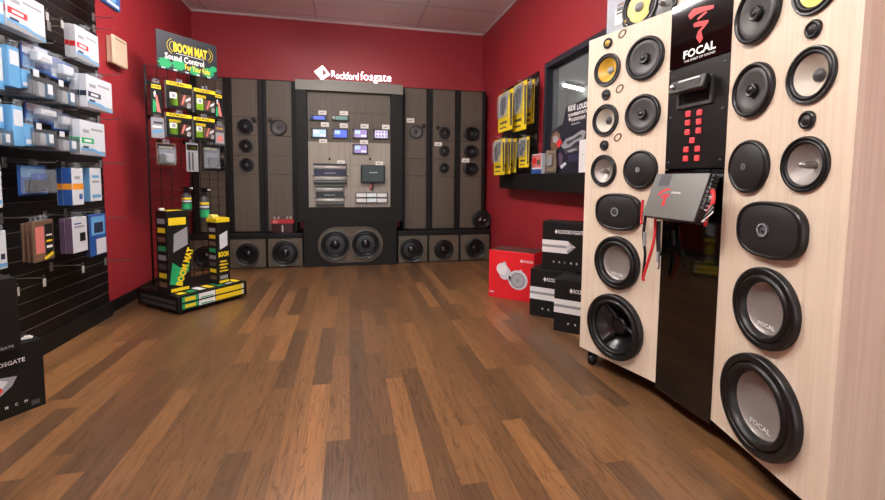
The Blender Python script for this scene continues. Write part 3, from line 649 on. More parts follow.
# car stereos, amplifiers and price tags on the centre display
def stereo(u0, v0, u1, v1, scr, label, din2=True):
    x0, y0, x1, y1 = rect(u0, v0, u1, v1, FP); F = BACK(YC-RC-.0005, (x0+x1)/2, y0); w, h = x1-x0, y1-y0
    t = thing('car_stereo', label, 'car stereo', F, 'car stereos on the centre display')
    MB().box(-w/2, 0, 0, w/2, h, .022, SATIN, .004).build('fascia', t)
    if din2:
        MB().quad(-w/2+.022, .014, w/2-.014, h-.012, .0225, scr).build('screen', t)
        mb = MB()
        for k in range(4): mb.box(-w/2+.006, .018+k*(h-.04)/4, .022, -w/2+.016, .026+k*(h-.04)/4, .024, GRYP)
        mb.build('buttons', t)
        mb = MB()
        if scr is SCRW:
            for k in range(4):
                for j in range(2): mb.quad(-w/2+.03+k*.035, .025+j*.04, -w/2+.052+k*.035, .05+j*.04, .0229, SCRP)
        else: mb.quad(-w/2+.03, h*.45, 0, h-.02, .0229, SCRL if scr is not SCRL else SCRW).quad(.01, .02, w/2-.02, h*.4, .0229, SCRW if scr is not SCRB else SCRB)
        mb.build('screen_icons', t)
    else:
        MB().quad(-w/2+.04, .012, w/2-.02, h-.01, .0225, scr).build('screen', t)
        MB().lathe([(.017, .022), (.017, .034), (.013, .036), (0, .036)], SILV if scr is SCRG else BLU, 20, cx=-w/2+.02, cy=h/2).build('knob', t)
stereo(310, 115.4, 326.6, 120.8, SCRB, 'slim car stereo with a blue display under the top price tag', False)
stereo(331.8, 115.6, 349.2, 121, SCRG, 'slim car stereo with a dim greenish display, second in the top row', False)
stereo(311, 128.6, 327.3, 138.2, SCRL, 'double-height car stereo with a pale sky-blue screen')
stereo(332.2, 129, 348.2, 138.8, SCRB, 'double-height car stereo with a deep blue screen')
stereo(352.4, 129, 368, 138.8, SCRP, 'double-height car stereo with a violet screen in the row of four')
stereo(373, 129.7, 388.5, 139.4, SCRW, 'double-height car stereo with rows of white icons on its screen')
stereo(352.4, 144.4, 368, 154.2, SCRP, 'double-height car stereo with a violet screen alone below the row')
def price_tag(F, x0, y0, x1, y1, label):
    w, h = x1-x0, y1-y0
    tag(MB().box(-w/2, 0, 0, w/2, h, .004, TAGW, .0012).box(-w*.3, h*.35, .004, w*.2, h*.55, .0043, GRYP).build('price_tag', None, F @ T((x0+x1)/2, y0, .0006)), label, 'price tag', 'white price tags on the back wall displays')
for (a, lab) in (((318.4, 110.5, 326.6, 114.8), 'white price tag above the slim blue stereo'), ((339.6, 111, 348, 115.3), 'white price tag above the slim greenish stereo'),
                 ((320.9, 122.2, 329, 126.9), 'white price tag above the pale sky-blue screen'), ((339.8, 123.3, 348, 128), 'white price tag above the deep blue screen'),
                 ((360.5, 124, 368.6, 128.5), 'white price tag above the violet screen of the row'), ((382, 124.8, 389.6, 129.4), 'white price tag above the white icon screen'),
                 ((319.2, 139, 327.2, 143), 'white price tag below the pale sky-blue screen'), ((360, 140, 368, 144.2), 'white price tag between the two violet screens'),
                 ((337.2, 160.4, 344.8, 164.4), 'white price tag above the silver and blue amplifier'), ((375.5, 161.4, 383.2, 165.2), 'white price tag above the dark amplifier')):
    price_tag(FP, *rect(*a, FP), lab)
for (a, lab) in (((406.6, 118.2, 414.2, 122.8), 'white price tag above the grey driver of the tower by the centre display'), ((434.6, 142.2, 442, 146), 'white price tag on the tower of three round drivers'), ((461.8, 158.4, 469.2, 162.4), 'white price tag on the tower of oval drivers')):
    price_tag(FT, *rect(*a, FT), lab)
def ampl(a, label, kind):
    x0, y0, x1, y1 = rect(*a, FP); w, h = x1-x0, y1-y0; F = BACK(YC-RC-.0005, (x0+x1)/2, y0)
    t = thing('amplifier', label, 'amplifier', F)
    if kind == 'silver':
        MB().box(-w/2+.004, h*.04, 0, w/2-.004, h*.96, .04, GUN, .006).build('heatsink', t)
        MB().box(-w/2+.012, h*.40, .04, w/2-.012, h*.72, .058, NAVY if w > .36 else SATIN, .003).build('badge_plate', t)
        MB().text('ROCKFORD FOSGATE', -.06, h*.5, .06, h*.54, .0585, WHT, .02).build('lettering', t)
        for y in (.0, h*.9): 
            mb = MB()
            mb.box(-w/2, y, 0, w/2, y+h*.1, .05, SATIN, .004)
            mb.build('end_cap', t)
        mb = MB()
        for k in range(8): mb.box(-w/2+.02+k*(w-.04)/8, h*.34, .04, -w/2+.03+k*(w-.04)/8, h*.40, .046, SATIN)
        mb.build('cooling_ribs', t)
        for y in (.80, .25):
            mb = MB(); mb.T = T(0, h*y, .036) @ Matrix.Rotation(PI/2, 4, 'Y'); r_ = h*.105
            mb.lathe([(0, -w/2+.006), (r_, -w/2+.006), (r_, w/2-.006), (0, w/2-.006)], M('brushed_silver', (206, 206, 200), .38, metal=.25), 24); mb.build('silver_bar', t)
        for sx in (-1, 1): MB().lathe([(.013, .012), (.013, .028), (0, .03)], SILV, 14, cx=sx*(w/2+.006), cy=h*.45).build('side_screw', t)
    else:
        MB().box(-w/2, 0, 0, w/2, h, .045, SATIN, .01).build('chassis', t)
        MB().box(-w/2+.02, .025, .045, w/2-.015, h-.006, .05, M('dark_green_metal', (56, 66, 64), .35, metal=.5), .003).build('lid', t)
        MB().text('ROCKFORD', -.04, h*.56, .05, h*.62, .0505, WHT, .03).build('lettering', t)
        for k, mt in enumerate((REDP, BRWN, BLK, GRYP)):
            w_(((-.02+k*.012, .0, .02), (-.015+k*.01, -.03, .03), (-.04+k*.018, -.06-.008*k, .02), (-.015+k*.004, -.075, .012)), mt, .004, 8, t)
ampl((313.6, 163.6, 347, 183.6), 'wide silver amplifier with a navy centre strip', 'silver')
ampl((315.8, 185.6, 344, 205), 'smaller silver amplifier with a black centre strip, lowest on the display', 'silver')
ampl((360.6, 165.2, 384.8, 183.2), 'dark green-grey amplifier with red wires hanging below', 'dark')
x0, y0, x1, y1 = rect(355.6, 192.6, 387.6, 203, FP); t = thing('distribution_block', 'white and silver power distribution block below the dark amplifier', 'distribution block', BACK(YC-RC-.0005, (x0+x1)/2, y0))
w = x1-x0; h = y1-y0
MB().box(-w/2, 0, 0, w/2, h, .02, DGRY, .003).build('tray', t)
for k in range(2):
    for j in range(3): MB().box(-w/2+.008+j*(w-.012)/3, .01+k*h/2, .02, -w/2+(j+1)*(w-.012)/3, h/2-.008+k*h/2, .032, WHT if j != 1 else SILV, .002).build('block', t)

# things on the ledge
x0 = at(271.3, 224, Y=4.99).x; x1 = at(294, 224, Y=4.99).x; t = thing('battery_case', 'red-topped dark case with silver terminals standing on the ledge', 'battery', BACK(4.965, (x0+x1)/2, LEDGE))
w = x1-x0
MB().box(-w/2+.008, 0, -.10, w/2-.008, .105, -.006, M('dark_red_plastic', (58, 16, 20), .2), .006).build('case', t)
MB().box(-w/2, .105, -.105, w/2, .155, 0, M('red_plastic', (172, 26, 38), .3), .006).box(-w/2+.02, .112, 0, -w/2+.07, .142, .001, PINK).build('lid', t)
for x in (-.09, -.045, .045, .085): MB(T(x, .155, -.05) @ Matrix.Rotation(-PI/2, 4, 'X')).lathe([(.014, 0), (.014, .022), (.009, .028), (0, .028)], SILV, 14).build('terminal', t)
MB().box(-.008, .012, -.007, .008, .09, -.004, SILV).build('strap', t)
q = at(481, 220.8, Y=5.0); R = .118
t = thing('round_speaker', 'dark round loose speaker propped on the ledge in the red corner', 'speaker', BACK(4.972, q.x, LEDGE+R+.004))
o = driver(t, 'subwoofer', 0, 0, 0, R, 'sub', CONE, None, False)
MB().lathe([(R, 0), (R*.96, -.03), (R*.6, -.075), (0, -.08)], SATIN, 40).build('basket', t)
MB().box(-.045, -.012, .016, .045, .006, .0175, GRYP).build('name_strip', t)

# ------------------------------------------------------------------ shared: hooks and hanging products
hook_proto = {}
def hook(F, length, label, group, tagged=False):
    """prong with a back plate; F sits on the slat surface, z out of it"""
    key = (round(length, 2), tagged)
    if key in hook_proto: return dup(hook_proto[key], F, label, group)
    t = thing('slat_hook', label, 'hook', F, group); hook_proto[key] = t
    MB().tube([(0, 0, .003), (0, 0, length-.012), (0, .012, length)], .003, CHROMEW, 8).build('prong', t)
    MB().box(-.014, -.03, .0005, .014, .022, .004, CHROMEW, .001).build('mount_plate', t)
    if tagged: MB().box(-.011, -.046, length-.002, .011, -.004, length+.001, M('tag_grey', (176, 172, 166), .4), .001).build('tag_holder', t)
    return t
def hang(F, y_top, name='hang_tab', w=.05, par=None):
    MB().holed([(-w/2, y_top-.004), (w/2, y_top-.004), (w/2, y_top+.028), (-w/2, y_top+.028)], [circ(0, y_top+.014, .008, 12)], -.0005, .0005, CLEAR).build(name, par)
def prints(mb, w, h, z, items):
    """flat printing on a w x h face: fractions of the face"""
    for it in items:
        if it[0] == 't': mb.text(it[1], (it[2]-.5)*w, it[3]*h, (it[4]-.5)*w, it[5]*h, z+.0006, it[6], .02)
        elif it[0] == 'p': mb.flat([((x-.5)*w, y*h) for x, y in it[1]], z+.0004+(it[3] if len(it) > 3 else 0), it[2])
        else: mb.quad((it[0]-.5)*w, it[1]*h, (it[2]-.5)*w, it[3]*h, z+.0003+(it[5] if len(it) > 5 else 0), it[4])
    return mb
def product(F, w, h, d, body, items, name, label, cat, group, side=None, clam=None, tab=True, bev=.003):
    """carton or card hanging with its face at z=0 of F; clam: depth of a clear blister in front"""
    t = thing(name, label, cat, F, group)
    mb = MB().box(-w/2, 0, -d, w/2, h, 0, body, bev)
    prints(mb, w, h, 0, items)
    if side: 
        for z0, z1, mt in side: mb.box(-w/2-.0008, z0*h, -d+.003, -w/2-.0002, z1*h, -.003, mt)
    mb.build('carton' if clam is None else 'backing_card', t)
    if clam: 
        for (a, b, c, e, mt) in clam[1]: MB().box((a-.5)*w, b*h, .002, (c-.5)*w, e*h, clam[0]*.8, mt, .006).build('contents', t)
        MB().box(-w*.46, h*.06, .0006, w*.46, h*.86, clam[0], CLEAR, .008).build('blister', t)
    if tab: hang(F, h, par=t)
    return t

# ------------------------------------------------------------------ wall with slats and its goods
XS = -1.68
mb = MB(LEFT(XS)); pitch, z0s, z1s, ya, yb = .0762, .1, 2.72, .9, 3.435
mb.box(ya, z0s, -.026, yb, z1s, -.012, M('groove_dark', (8, 8, 8), .6))
n = int((z1s-z0s)/pitch)
for k in range(n):
    zb = z0s+k*pitch; mb.box(ya, zb+.004, -.012, yb, zb+pitch-.004, 0, SLAT, .0012)
    mb.box(ya, zb+pitch-.0045, -.010, yb, zb+pitch-.0035, -.006, CHROMEW)
    mb.box(ya, zb+pitch-.0042, -.004, yb, zb+pitch-.0014, -.0006, M('groove_edge_glint', (96, 84, 78), .5))  # pale strip paints the light caught along each groove edge
tag(mb.build('slatwall_panel'), 'tall black slatwall panel full of hooks on the red wall', 'slat wall')
zg = lambda z: z0s+pitch*round((z-z0s)/pitch)
def left_product(a, x, d, body, items, name, label, cat, group, hooked=True, **k):
    """a: outline seen in the photo; x: how far the face stands off the slats"""
    F0 = LEFT(XS+x); r = rect(*a, F0); w, h = r[2]-r[0], r[3]-r[1]; xm = (r[0]+r[2])/2
    t = product(F0 @ T(xm, r[1], 0), w, h, d, body, items, name, label, cat, group, **k)
    return xm, r[3]
SG = 'boxed and carded goods on the black slatwall'
HG = 'hooks on the black slatwall'
def soft(stripe): return [(.0, .0, 1, .14, GRYP), ('p', ((0, .14), (.45, .12), (1, 0), (1, .05), (.5, .2), (0, .2)), LBLU), (.04, .34, .52, .50, stripe), (.08, .19, .3, .26, NAVY), (.10, .64, .34, .74, GRYP), (.42, .74, .9, .80, GRYP), (.14, .385, .42, .455, WHT, .0003)]
SP = lambda c: [(.34, .5, c)]
def lhook(y, z, L_, label, tagged=False): return hook(LEFT(XS, y, z), L_, label, HG, tagged)
def hl(xm, zt, x, label): lhook(xm, zt+.014, x+.03, label)
# top row
xm, zt = left_product((6, -5, 44.5, 33.5), .19, .055, OFFW, soft(REDP), 'software_box', 'white box with a red stripe, higher of the two on the slatwall', 'box', SG, side=SP(REDP))
hl(xm, zt, .19, 'slatwall hook carrying the higher red-striped white box')
xm, zt = left_product((76, 31, 98.5, 62), .19, .035, OFFW, soft(REDP), 'software_box', 'white box with a red stripe at the slatwall end near the beige siren', 'box', SG, side=SP(REDP))
hl(xm, zt, .19, 'slatwall hook carrying the red-striped box near the beige siren')
left_product((71.5, 30, 94, 61), .15, .035, OFFW, soft(REDP), 'software_box', 'white box behind the red-striped one near the beige siren', 'box', SG, side=SP(REDP))
left_product((-8, -2, 4, 22), .19, .05, LBLU, [(.1, .4, .95, .9, OFFW)], 'light_blue_box', 'pale blue box cut by the photo edge beside the higher red-striped box', 'box', SG)
xm, zt = left_product((105, -12, 120, 7), .19, .03, BLU, [(.1, .3, .7, .6, LBLU), (.1, .1, .9, .25, OFFW)], 'blue_card', 'blue carded package at the top end of the slatwall', 'package', SG)
hl(xm, zt, .19, 'topmost slatwall hook carrying the blue card')
# second and third rows: clear blisters and shelf trays
xm, zt = left_product((9, 47, 20, 87), .20, .05, LBLU, [(.1, .55, .9, .9, OFFW)], 'light_blue_box', 'pale blue box in the second slatwall row', 'box', SG)
hl(xm, zt, .20, 'slatwall hook carrying the pale blue box of the second row')
xm, zt = left_product((21, 45, 49, 70.5), .14, .004, BLU, [(.05, .02, .45, .42, LBLU), (.05, .55, .95, .95, OFFW)], 'blister_pack', 'large clear blister pack in the second slatwall row', 'package', SG, clam=(.05, [(.25, .35, .8, .7, OFFW), (.35, .42, .65, .55, NAVY)]))
hl(xm, zt, .2, 'slatwall hook carrying the large blister of the second row')
xm, zt = left_product((49, 60, 71, 80.5), .14, .004, BLU, [(.1, .1, .9, .5, OFFW)], 'blister_pack', 'smaller clear blister pack in the second slatwall row', 'package', SG, clam=(.045, [(.3, .3, .8, .75, OFFW)]))
hl(xm, zt, .2, 'slatwall hook carrying the smaller blister of the second row')
for i, x in enumerate((.17, .215, .26)):
    xm, zt = left_product((77+5*i, 78+.5*i, 102+5*i, 109+.5*i), x, .038, OFFW, soft(NAVY), 'software_box', ('white box with a navy stripe, rearmost of three on one hook', 'white box with a navy stripe, middle of three on one hook', 'white box with a navy stripe, front of three on one hook')[i], 'box', SG, side=SP(NAVY))
hl(xm, zt, .26, 'slatwall hook carrying the three navy-striped boxes')
left_product((-8, 46, 3, 88), .18, .04, OFFW, [(0, 0, 1, .2, LBLU)], 'software_box', 'white box cut by the photo edge in the second slatwall row', 'box', SG)
left_product((-8, 104, 4, 128), .18, .04, LBLU, [(.1, .3, .9, .9, OFFW)], 'light_blue_box', 'pale blue box cut by the photo edge in the third slatwall row', 'box', SG)
xm, zt = left_product((13, 106, 24, 146), .20, .05, LBLU, [(.1, .5, .9, .9, OFFW)], 'light_blue_box', 'pale blue box in the third slatwall row', 'box', SG)
hl(xm, zt, .20, 'slatwall hook carrying the pale blue box of the third row')
xm, zt = left_product((25, 104, 52, 122.5), .14, .004, BLU, [(.05, .02, .45, .40, LBLU), (.05, .55, .95, .95, OFFW)], 'blister_pack', 'large clear blister pack in the third slatwall row', 'package', SG, clam=(.05, [(.25, .4, .85, .72, OFFW), (.35, .45, .7, .6, BLK)]))
hl(xm, zt, .2, 'slatwall hook carrying the large blister of the third row')
xm, zt = left_product((52, 112, 69.5, 131), .14, .004, BLU, [(.1, .1, .9, .5, OFFW)], 'blister_pack', 'smaller clear blister pack in the third slatwall row', 'package', SG, clam=(.045, [(.25, .35, .8, .75, OFFW)]))
hl(xm, zt, .2, 'slatwall hook carrying the smaller blister of the third row')
xm, zt = left_product((80.5, 122, 105, 155.5), .22, .04, OFFW, soft(GRN), 'software_box', 'white box with a green stripe on the slatwall', 'box', SG, side=SP(GRN))
hl(xm, zt, .22, 'slatwall hook carrying the green-striped box')
left_product((77, 121.5, 101.5, 155), .175, .04, OFFW, soft(GRN), 'software_box', 'white box hidden behind the green-striped one', 'box', SG, side=SP(GRN))
def tray(a, x, label):
    F0 = LEFT(XS); r = rect(*a, LEFT(XS+x)); w, h = r[2]-r[0], r[3]-r[1]
    t = thing('shelf_tray', label, 'tray', F0 @ T((r[0]+r[2])/2, r[1], 0), 'clear trays on the slatwall')
    MB().box(-w/2, 0, .0005, w/2, .006, x, SMOKE).box(-w/2, .006, .0005, w/2, h, .006, SMOKE).box(-w/2, .006, .006, -w/2+.004, h*.8, x, SMOKE).box(w/2-.004, .006, .006, w/2, h*.8, x, SMOKE).build('tray_shell', t)
    MB().box(-w/2+.004, .006, x-.004, w/2-.004, h*.8, x, SMOKE).build('tray_front', t)
    o = MB().box(-w*.42, h*.75, x-.002, -w*.22, h*1.02, x+.001, OFFW); o.build('price_strip', t); MB().box(w*.1, h*.2, x+.0003, w*.3, h*.6, x+.001, OFFW).build('price_strip', t)
    for k in range(3):
        q = -w*.33+k*w*.33
        tag(MB().box(-w*.13, .0065, .03, w*.13, h*.62, x-.012, (GRYP, OFFW, LBLU)[k], .006).build('small_part_box', None, F0 @ T((r[0]+r[2])/2+q, r[1], 0)), ('grey', 'white', 'pale blue')[k]+' small box in the '+label.replace(' in the third row', ' of row three'), 'box', 'small boxes in the clear trays')
tray((32, 73, 57, 98), .22, 'clear tray under the large blister of the second row')
tray((58, 83, 78, 105), .22, 'clear tray next to the navy-striped boxes')
tray((-8, 125, 14, 146), .22, 'clear tray cut by the photo edge in the third row')
tray((35.5, 125, 57.5, 147), .22, 'clear tray under the large blister of the third row')
tray((58.5, 133, 80, 152), .22, 'clear tray next to the green-striped box')
left_product((22, 70, 31.5, 88), .2, .03, LBLU, [(.1, .1, .9, .3, OFFW)], 'light_blue_box', 'small pale blue box under the large blister of the second row', 'box', SG, tab=True)
left_product((25, 124, 34.5, 146), .2, .03, LBLU, [(.1, .1, .9, .3, OFFW)], 'light_blue_box', 'small pale blue box under the large blister of the third row', 'box', SG, tab=True)
# fourth row
xm, zt = left_product((18, 165, 47.5, 195), .12, .004, BLU, [(.2, .1, .95, .5, BLK), (.1, .6, .9, .95, LBLU), (.3, .18, .6, .42, PINK), (.62, .2, .9, .4, PURP)], 'blister_pack', 'blue blister pack with a dark photo label in the fourth slatwall row', 'package', SG, clam=(.05, [(.3, .2, .85, .5, BLK), (.4, .5, .7, .72, BLU)]))
hl(xm, zt, .2, 'slatwall hook carrying the blue blister with the dark label')
blue_items = [(0, .42, 1, .58, ORNG), (.12, .64, .9, .95, OFFW), (.12, .1, .9, .36, OFFW), (.2, .7, .7, .78, GRYP, .0003), (.55, .15, .85, .3, BLU, .0003)]
for i, x in enumerate((.14, .195)):
    xm, zt = left_product((67+5.5*i, 168, 78+5.5*i, 205), x, .05, OFFW, blue_items, 'blue_spined_box', ('white box with an orange band, rear one of two blue-spined boxes', 'white box with an orange band, front one of two blue-spined boxes')[i], 'box', SG, side=[(0, .42, BLU), (.42, .58, ORNG), (.58, 1, BLU)])
hl(xm, zt, .195, 'slatwall hook carrying the two orange-banded boxes')
xm, zt = left_product((90.5, 168, 101.5, 201), .17, .05, OFFW, [(.1, .1, .9, .2, LBLU), (.15, .55, .8, .62, GRYP), (.15, .7, .8, .78, LBLU)], 'slim_white_box', 'slim white and pale blue box at the end of the fourth slatwall row', 'box', SG, side=[(0, 1, LBLU)])
hl(xm, zt, .17, 'slatwall hook carrying the slim white box')
left_product((-7, 171, 2.2, 208), .16, .03, OFFW, [(.1, .1, .9, .2, LBLU)], 'slim_white_box', 'white box cut by the photo edge in the fourth slatwall row', 'box', SG)
# fifth row
for i, x in enumerate((.10, .14, .18)):
    xm, zt = left_product((24+5*i, 222-i, 44+5*i, 260+i*.5), x, .012, BRWN, [(.55, .1, .95, .9, BLK), (.08, .2, .5, .85, PINK), ('p', ((.5, .02), (.95, .12), (.9, .2), (.45, .08)), YEL, .0006), (.6, .3, .9, .36, WHT, .0003), (.6, .45, .9, .5, YEL, .0003), (.6, .6, .9, .64, WHT, .0003)], 'brown_card', ('brown and black carded package, rearmost of three on one hook', 'brown and black carded package, middle of three on one hook', 'brown and black carded package with yellow flash, front of three on one hook')[i], 'package', SG)
hl(xm, zt, .18, 'slatwall hook carrying the three brown cards')
for i, x in enumerate((.12, .17)):
    xm, zt = left_product((67.5+5.5*i, 217, 82+5.5*i, 252), x, .04, OFFW if i else PURP, [(.08, .06, .92, .94, OFFW), (.45, .3, .85, .55, BLK, .0003), (.1, .7, .8, .76, GRYP, .0003), (.1, .8, .6, .84, BLU, .0003)], 'purple_spined_box', ('purple-spined box behind the white one with a dark square', 'white box with a dark square and a purple spine')[i], 'box', SG, side=[(0, 1, PURP)])
hl(xm, zt, .17, 'slatwall hook carrying the purple-spined boxes')
xm, zt = left_product((90, 214, 106.5, 255), .17, .03, BLU, [(.35, .02, .95, .4, OFFW), (.1, .5, .9, .95, LBLU), (.25, .55, .8, .8, NAVY, .0003)], 'blue_card', 'blue bagged package hanging at the end of the fifth slatwall row', 'package', SG, side=[(0, 1, NAVY)])
hl(xm, zt, .17, 'slatwall hook carrying the blue bagged package')
left_product((-8, 231, 7, 270), .15, .02, OFFW, [(.1, .05, .95, .15, LBLU), (.55, .25, .85, .4, NAVY)], 'slim_white_box', 'white card cut by the photo edge above the black cartons', 'package', SG)
# empty hooks with and without tags
for (v, L_, lab) in ((26, .13, 'empty slatwall hook above the red-striped box near the siren'), (34, .12, 'empty slatwall hook just above the red-striped box near the siren'), (76, .14, 'empty slatwall hook above the navy-striped boxes'), (121, .14, 'empty slatwall hook beside the green-striped box'),
        (168, .15, 'empty slatwall hook at the end of the fourth row'), (213, .15, 'empty slatwall hook above the blue bagged package'), (259, .17, 'lowest empty hook at the slatwall end')):
    lhook(3.405, zg(at(103, v, X=XS).z), L_, lab)
for (u, v, lab) in ((17, 279, 'slatwall hook with a white tag above the black cartons'), (44, 273, 'slatwall hook with a white tag, second in the lowest row'), (83, 263, 'slatwall hook with a white tag, last in the lowest row'),
        (47, 10, 'slatwall hook with a white tag beside the higher red-striped box'), (62, 18, 'slatwall hook with a white tag between the two red-striped boxes')):
    q = on(u, v, LEFT(XS+.16)); lhook(q[0], zg(q[1]), .16, lab, True)
# beige siren on the red wall
F = LEFT(XL+.0005); r = rect(113, 38, 127, 66.5, LEFT(XL+.05)); w, h = r[2]-r[0], r[3]-r[1]
t = thing('siren_box', 'beige plastic siren box mounted on the red wall', 'alarm siren', F @ T((r[0]+r[2])/2, r[1], 0))
MB().box(-w/2+.01, .01, 0, w/2-.01, h-.01, .03, BEIGE, .008).build('wall_mount_plate', t)
MB().box(-w/2, 0, .03, w/2, h, .055, BEIGE, .012).build('cover', t)
MB().box(-w/2+.03, h-.03, .055, w/2-.03, h-.024, .0562, BRWN).build('seam', t)

# black cartons stacked by the slatwall
def carton(F, w, h, d, label, body, items, group, top=None, name='speaker_carton'):
    t = thing(name, label, 'carton', F, group)
    prints(MB().box(-w/2, 0, -d, w/2, h, 0, body, .0025), w, h, 0, items).build('carton', t)
    MB().box(-w/2+.002, h, -d/2-.02, w/2-.002, h+.0008, -d/2+.02, top or SMOKE).build('packing_tape', t)
    return t
ex = Vector((.58, .81, 0)); C0 = Vector((-1.303, 2.13, 0)); cw = .31
amp_red = [('p', ((.30, .28), (.44, .22), (.62, .44), (.66, .56), (.48, .62), (.34, .46)), GRYP), ('p', ((.34, .46), (.48, .62), (.60, .52), (.5, .36)), OFFW, .0005), ('p', ((.30, .28), (.46, .34), (.5, .46), (.4, .48), (.28, .38)), REDP, .0008)]
F = fr(C0-ex.normalized()*(cw/2), ex)
carton(F, cw, .297, .215, 'black carton with a red and white amplifier picture, lower of the stack by the slatwall', BLK, [('t', 'ROCKFORD FOSGATE', .08, .74, .80, .80, WHT)] + [('p', [(x*1.5-.28, y) for x, y in q[1]], q[2], *q[3:]) for q in amp_red] + [('t', c, .37+k*.1, .14, .40+k*.1, .18, WHT) for k, c in enumerate('PUNCH')] + [('p', ((.38, .36), (.50, .33), (.56, .42), (.52, .50), (.42, .50)), REDP, .001)] + [(.84, .06, .93, .13, DGRY)], 'black cartons by the slatwall')
C1 = Vector((-1.309, 2.018, .2985)); F = fr(C1-ex.normalized()*.14, ex)
carton(F, .28, .293, .22, 'plain black carton, upper of the stack by the slatwall', BLK, [('t', 'ROCKFORD FOSGATE', .3, .04, .92, .075, GRYP)], 'black cartons by the slatwall')
q = at(27, 338, Z=.30)
tag(MB(T(q.x, q.y, .2986) @ Matrix.Rotation(.5, 4, 'Z')).box(-.018, -.014, 0, .018, .014, .005, TAGW, .002).box(-.010, -.012, .005, .012, .010, .011, TAGW, .002).build('paper_scrap'), 'small white paper scrap lying on the lower black carton', 'paper')

# ------------------------------------------------------------------ wall with the window: shelf, hook panel, display cut-out, cartons
SX = 1.60
a, b = at(499.4, 175, X=SX), at(586, 171, X=SX); zt_ = 1.056
tag(MB().box(SX, 2.25, .908, XR-.001, a.y, zt_, BLK, .004).build('display_shelf'), 'thick black shelf running under the inside window', 'shelf')
FPN = RIGHT(XR-.001); r = rect(505, 81, 539.8, 172, FPN)
y1p, y0p = -at(505, 92.4, X=XR).y, -at(539.8, 69.6, X=XR).y
pw0, pw1 = min(y0p, y1p), max(y0p, y1p)
mb = MB(FPN); zp0, zp1 = zt_+.001, 2.0; npn = 12
mb.box(pw0, zp0, 0, pw1, zp1, .008, MATS['groove_dark'])
for k in range(npn):
    q = zp0+(zp1-zp0)*k/npn; mb.box(pw0, q+.003, .008, pw1, q+(zp1-zp0)/npn-.003, .02, SLAT, .0012)
tag(mb.build('hook_panel'), 'small black slat panel on the red wall beside the inside window', 'slat wall')
PXS = XR-.021
def cable_pack(a, x, label, hooked):
    F0 = RIGHT(x); r = rect(*a, F0); w, h = r[2]-r[0], r[3]-r[1]; xm = (r[0]+r[2])/2; F = F0 @ T(xm, r[1], 0)
    t = thing('cable_package', label, 'package', F, 'yellow cable packages on the small slat panel')
    mb = MB().box(-w/2, 0, -.004, w/2, h, 0, YEL, .0012)
    prints(mb, w, h, 0, [('p', ((.0, .38), (.35, .40), (.62, .56), (.78, .98), (.05, .98)), GRYP), ('p', ((.1, .45), (.32, .46), (.5, .6), (.6, .9), (.2, .9)), DGRY, .0006), ('p', ((.86, .1), (.98, .1), (.98, .9), (.80, .9)), DGRY), (.15, .2, .65, .26, DGRY), (.12, .08, .6, .12, DGRY)])
    mb.build('card', t)
    MB().box(-w*.36, h*.34, .0008, w*.26, h*.93, .04, CLEAR, .012).build('blister', t)
    o = MB().tube([(w*.16*math.cos(k*.5)*(1-.02*k)-w*.06, h*.62+h*.2*math.sin(k*.5), .012+.0008*k) for k in range(26)], .006, GUN, 7).build('coiled_cable', t)
    hang(F, h, par=t)
    if hooked: hook(RIGHT(PXS, F.translation.y, F.translation.z+h+.014), PXS-x+.03, hooked, 'hooks on the small slat panel')
cable_pack((498.5, 92, 512.5, 131), 1.50, 'yellow cable package on the upper hook nearest the room corner', 'hook carrying the upper yellow package nearest the room corner')
cable_pack((513.5, 83, 526.5, 130.5), 1.55, 'yellow cable package at the front of the second upper hook', 'second upper hook of the small slat panel')
cable_pack((525.5, 81, 534, 124), 1.63, 'yellow cable package last on the upper row, close to the inside window', 'last upper hook of the small slat panel')
cable_pack((494, 139.5, 504.5, 175), 1.49, 'yellow cable package at the front of the first lower hook', 'first lower hook of the small slat panel')
cable_pack((500.5, 139.5, 510.3, 174), 1.54, 'yellow cable package second on the first lower hook', None)
cable_pack((507, 139.5, 516, 172.5), 1.59, 'yellow cable package third on the first lower hook', None)
cable_pack((519, 137.5, 528.8, 167.5), 1.59, 'yellow cable package alone on the second lower hook', 'second lower hook of the small slat panel')
# on the shelf
F = RIGHT(1.635); r = rect(531.5, 154, 541.5, 169.5, F); w = r[2]-r[0]
t = product(F @ T((r[0]+r[2])/2, zt_+.001, 0), w, r[3]-zt_, .05, OFFW, [(.05, .3, .95, .95, PINK), (.15, .5, .5, .8, REDP, .0003), (.55, .45, .85, .7, BRWN, .0003), (0, 0, 1, .22, BLU)], 'small_carton', 'small carton with a red picture and blue base on the black shelf', 'box', None, tab=False)
q = at(537-4, 162, X=1.66)
t = thing('jar', 'dark round tin behind the small picture carton on the shelf', 'tin', T(1.675, at(531, 160, X=1.675).y, zt_+.001))
MB().lathe([(0, 0), (.04, 0), (.042, .004), (.042, .10), (.038, .106), (0, .106)], SATIN, 28).build('body', t); MB().lathe([(.0425, .085), (.0425, .11), (0, .112)], GUN, 28).build('lid', t)
F = RIGHT(1.622); r = rect(543, 151, 554.5, 171, F); w = r[2]-r[0]; h = r[3]-zt_
t = thing('grey_pouch', 'crumpled grey-brown pouch on the black shelf between carton and cut-out display', 'pouch', F @ T((r[0]+r[2])/2, zt_+.001, 0))
mb = MB(); pb = []
for j in range(9):
    z = j/8; k = []
    for i in range(20):
        an = 2*PI*i/20; wob = 1+.07*math.sin(3*an+5*z)+.04*math.sin(7*an-9*z)
        k.append((w/2*.94*math.cos(an)*wob*(1-.12*z), h*z*(1-.05*math.sin(2*an)), -.02+.018*math.sin(an)*wob*(1-.55*z)))
    pb.append(k)
vs = [p for k in pb for p in k]; fs_ = [(j*20+i, j*20+(i+1) % 20, (j+1)*20+(i+1) % 20, (j+1)*20+i) for j in range(8) for i in range(20)]+[tuple(range(160, 180)), tuple(range(19, -1, -1))]
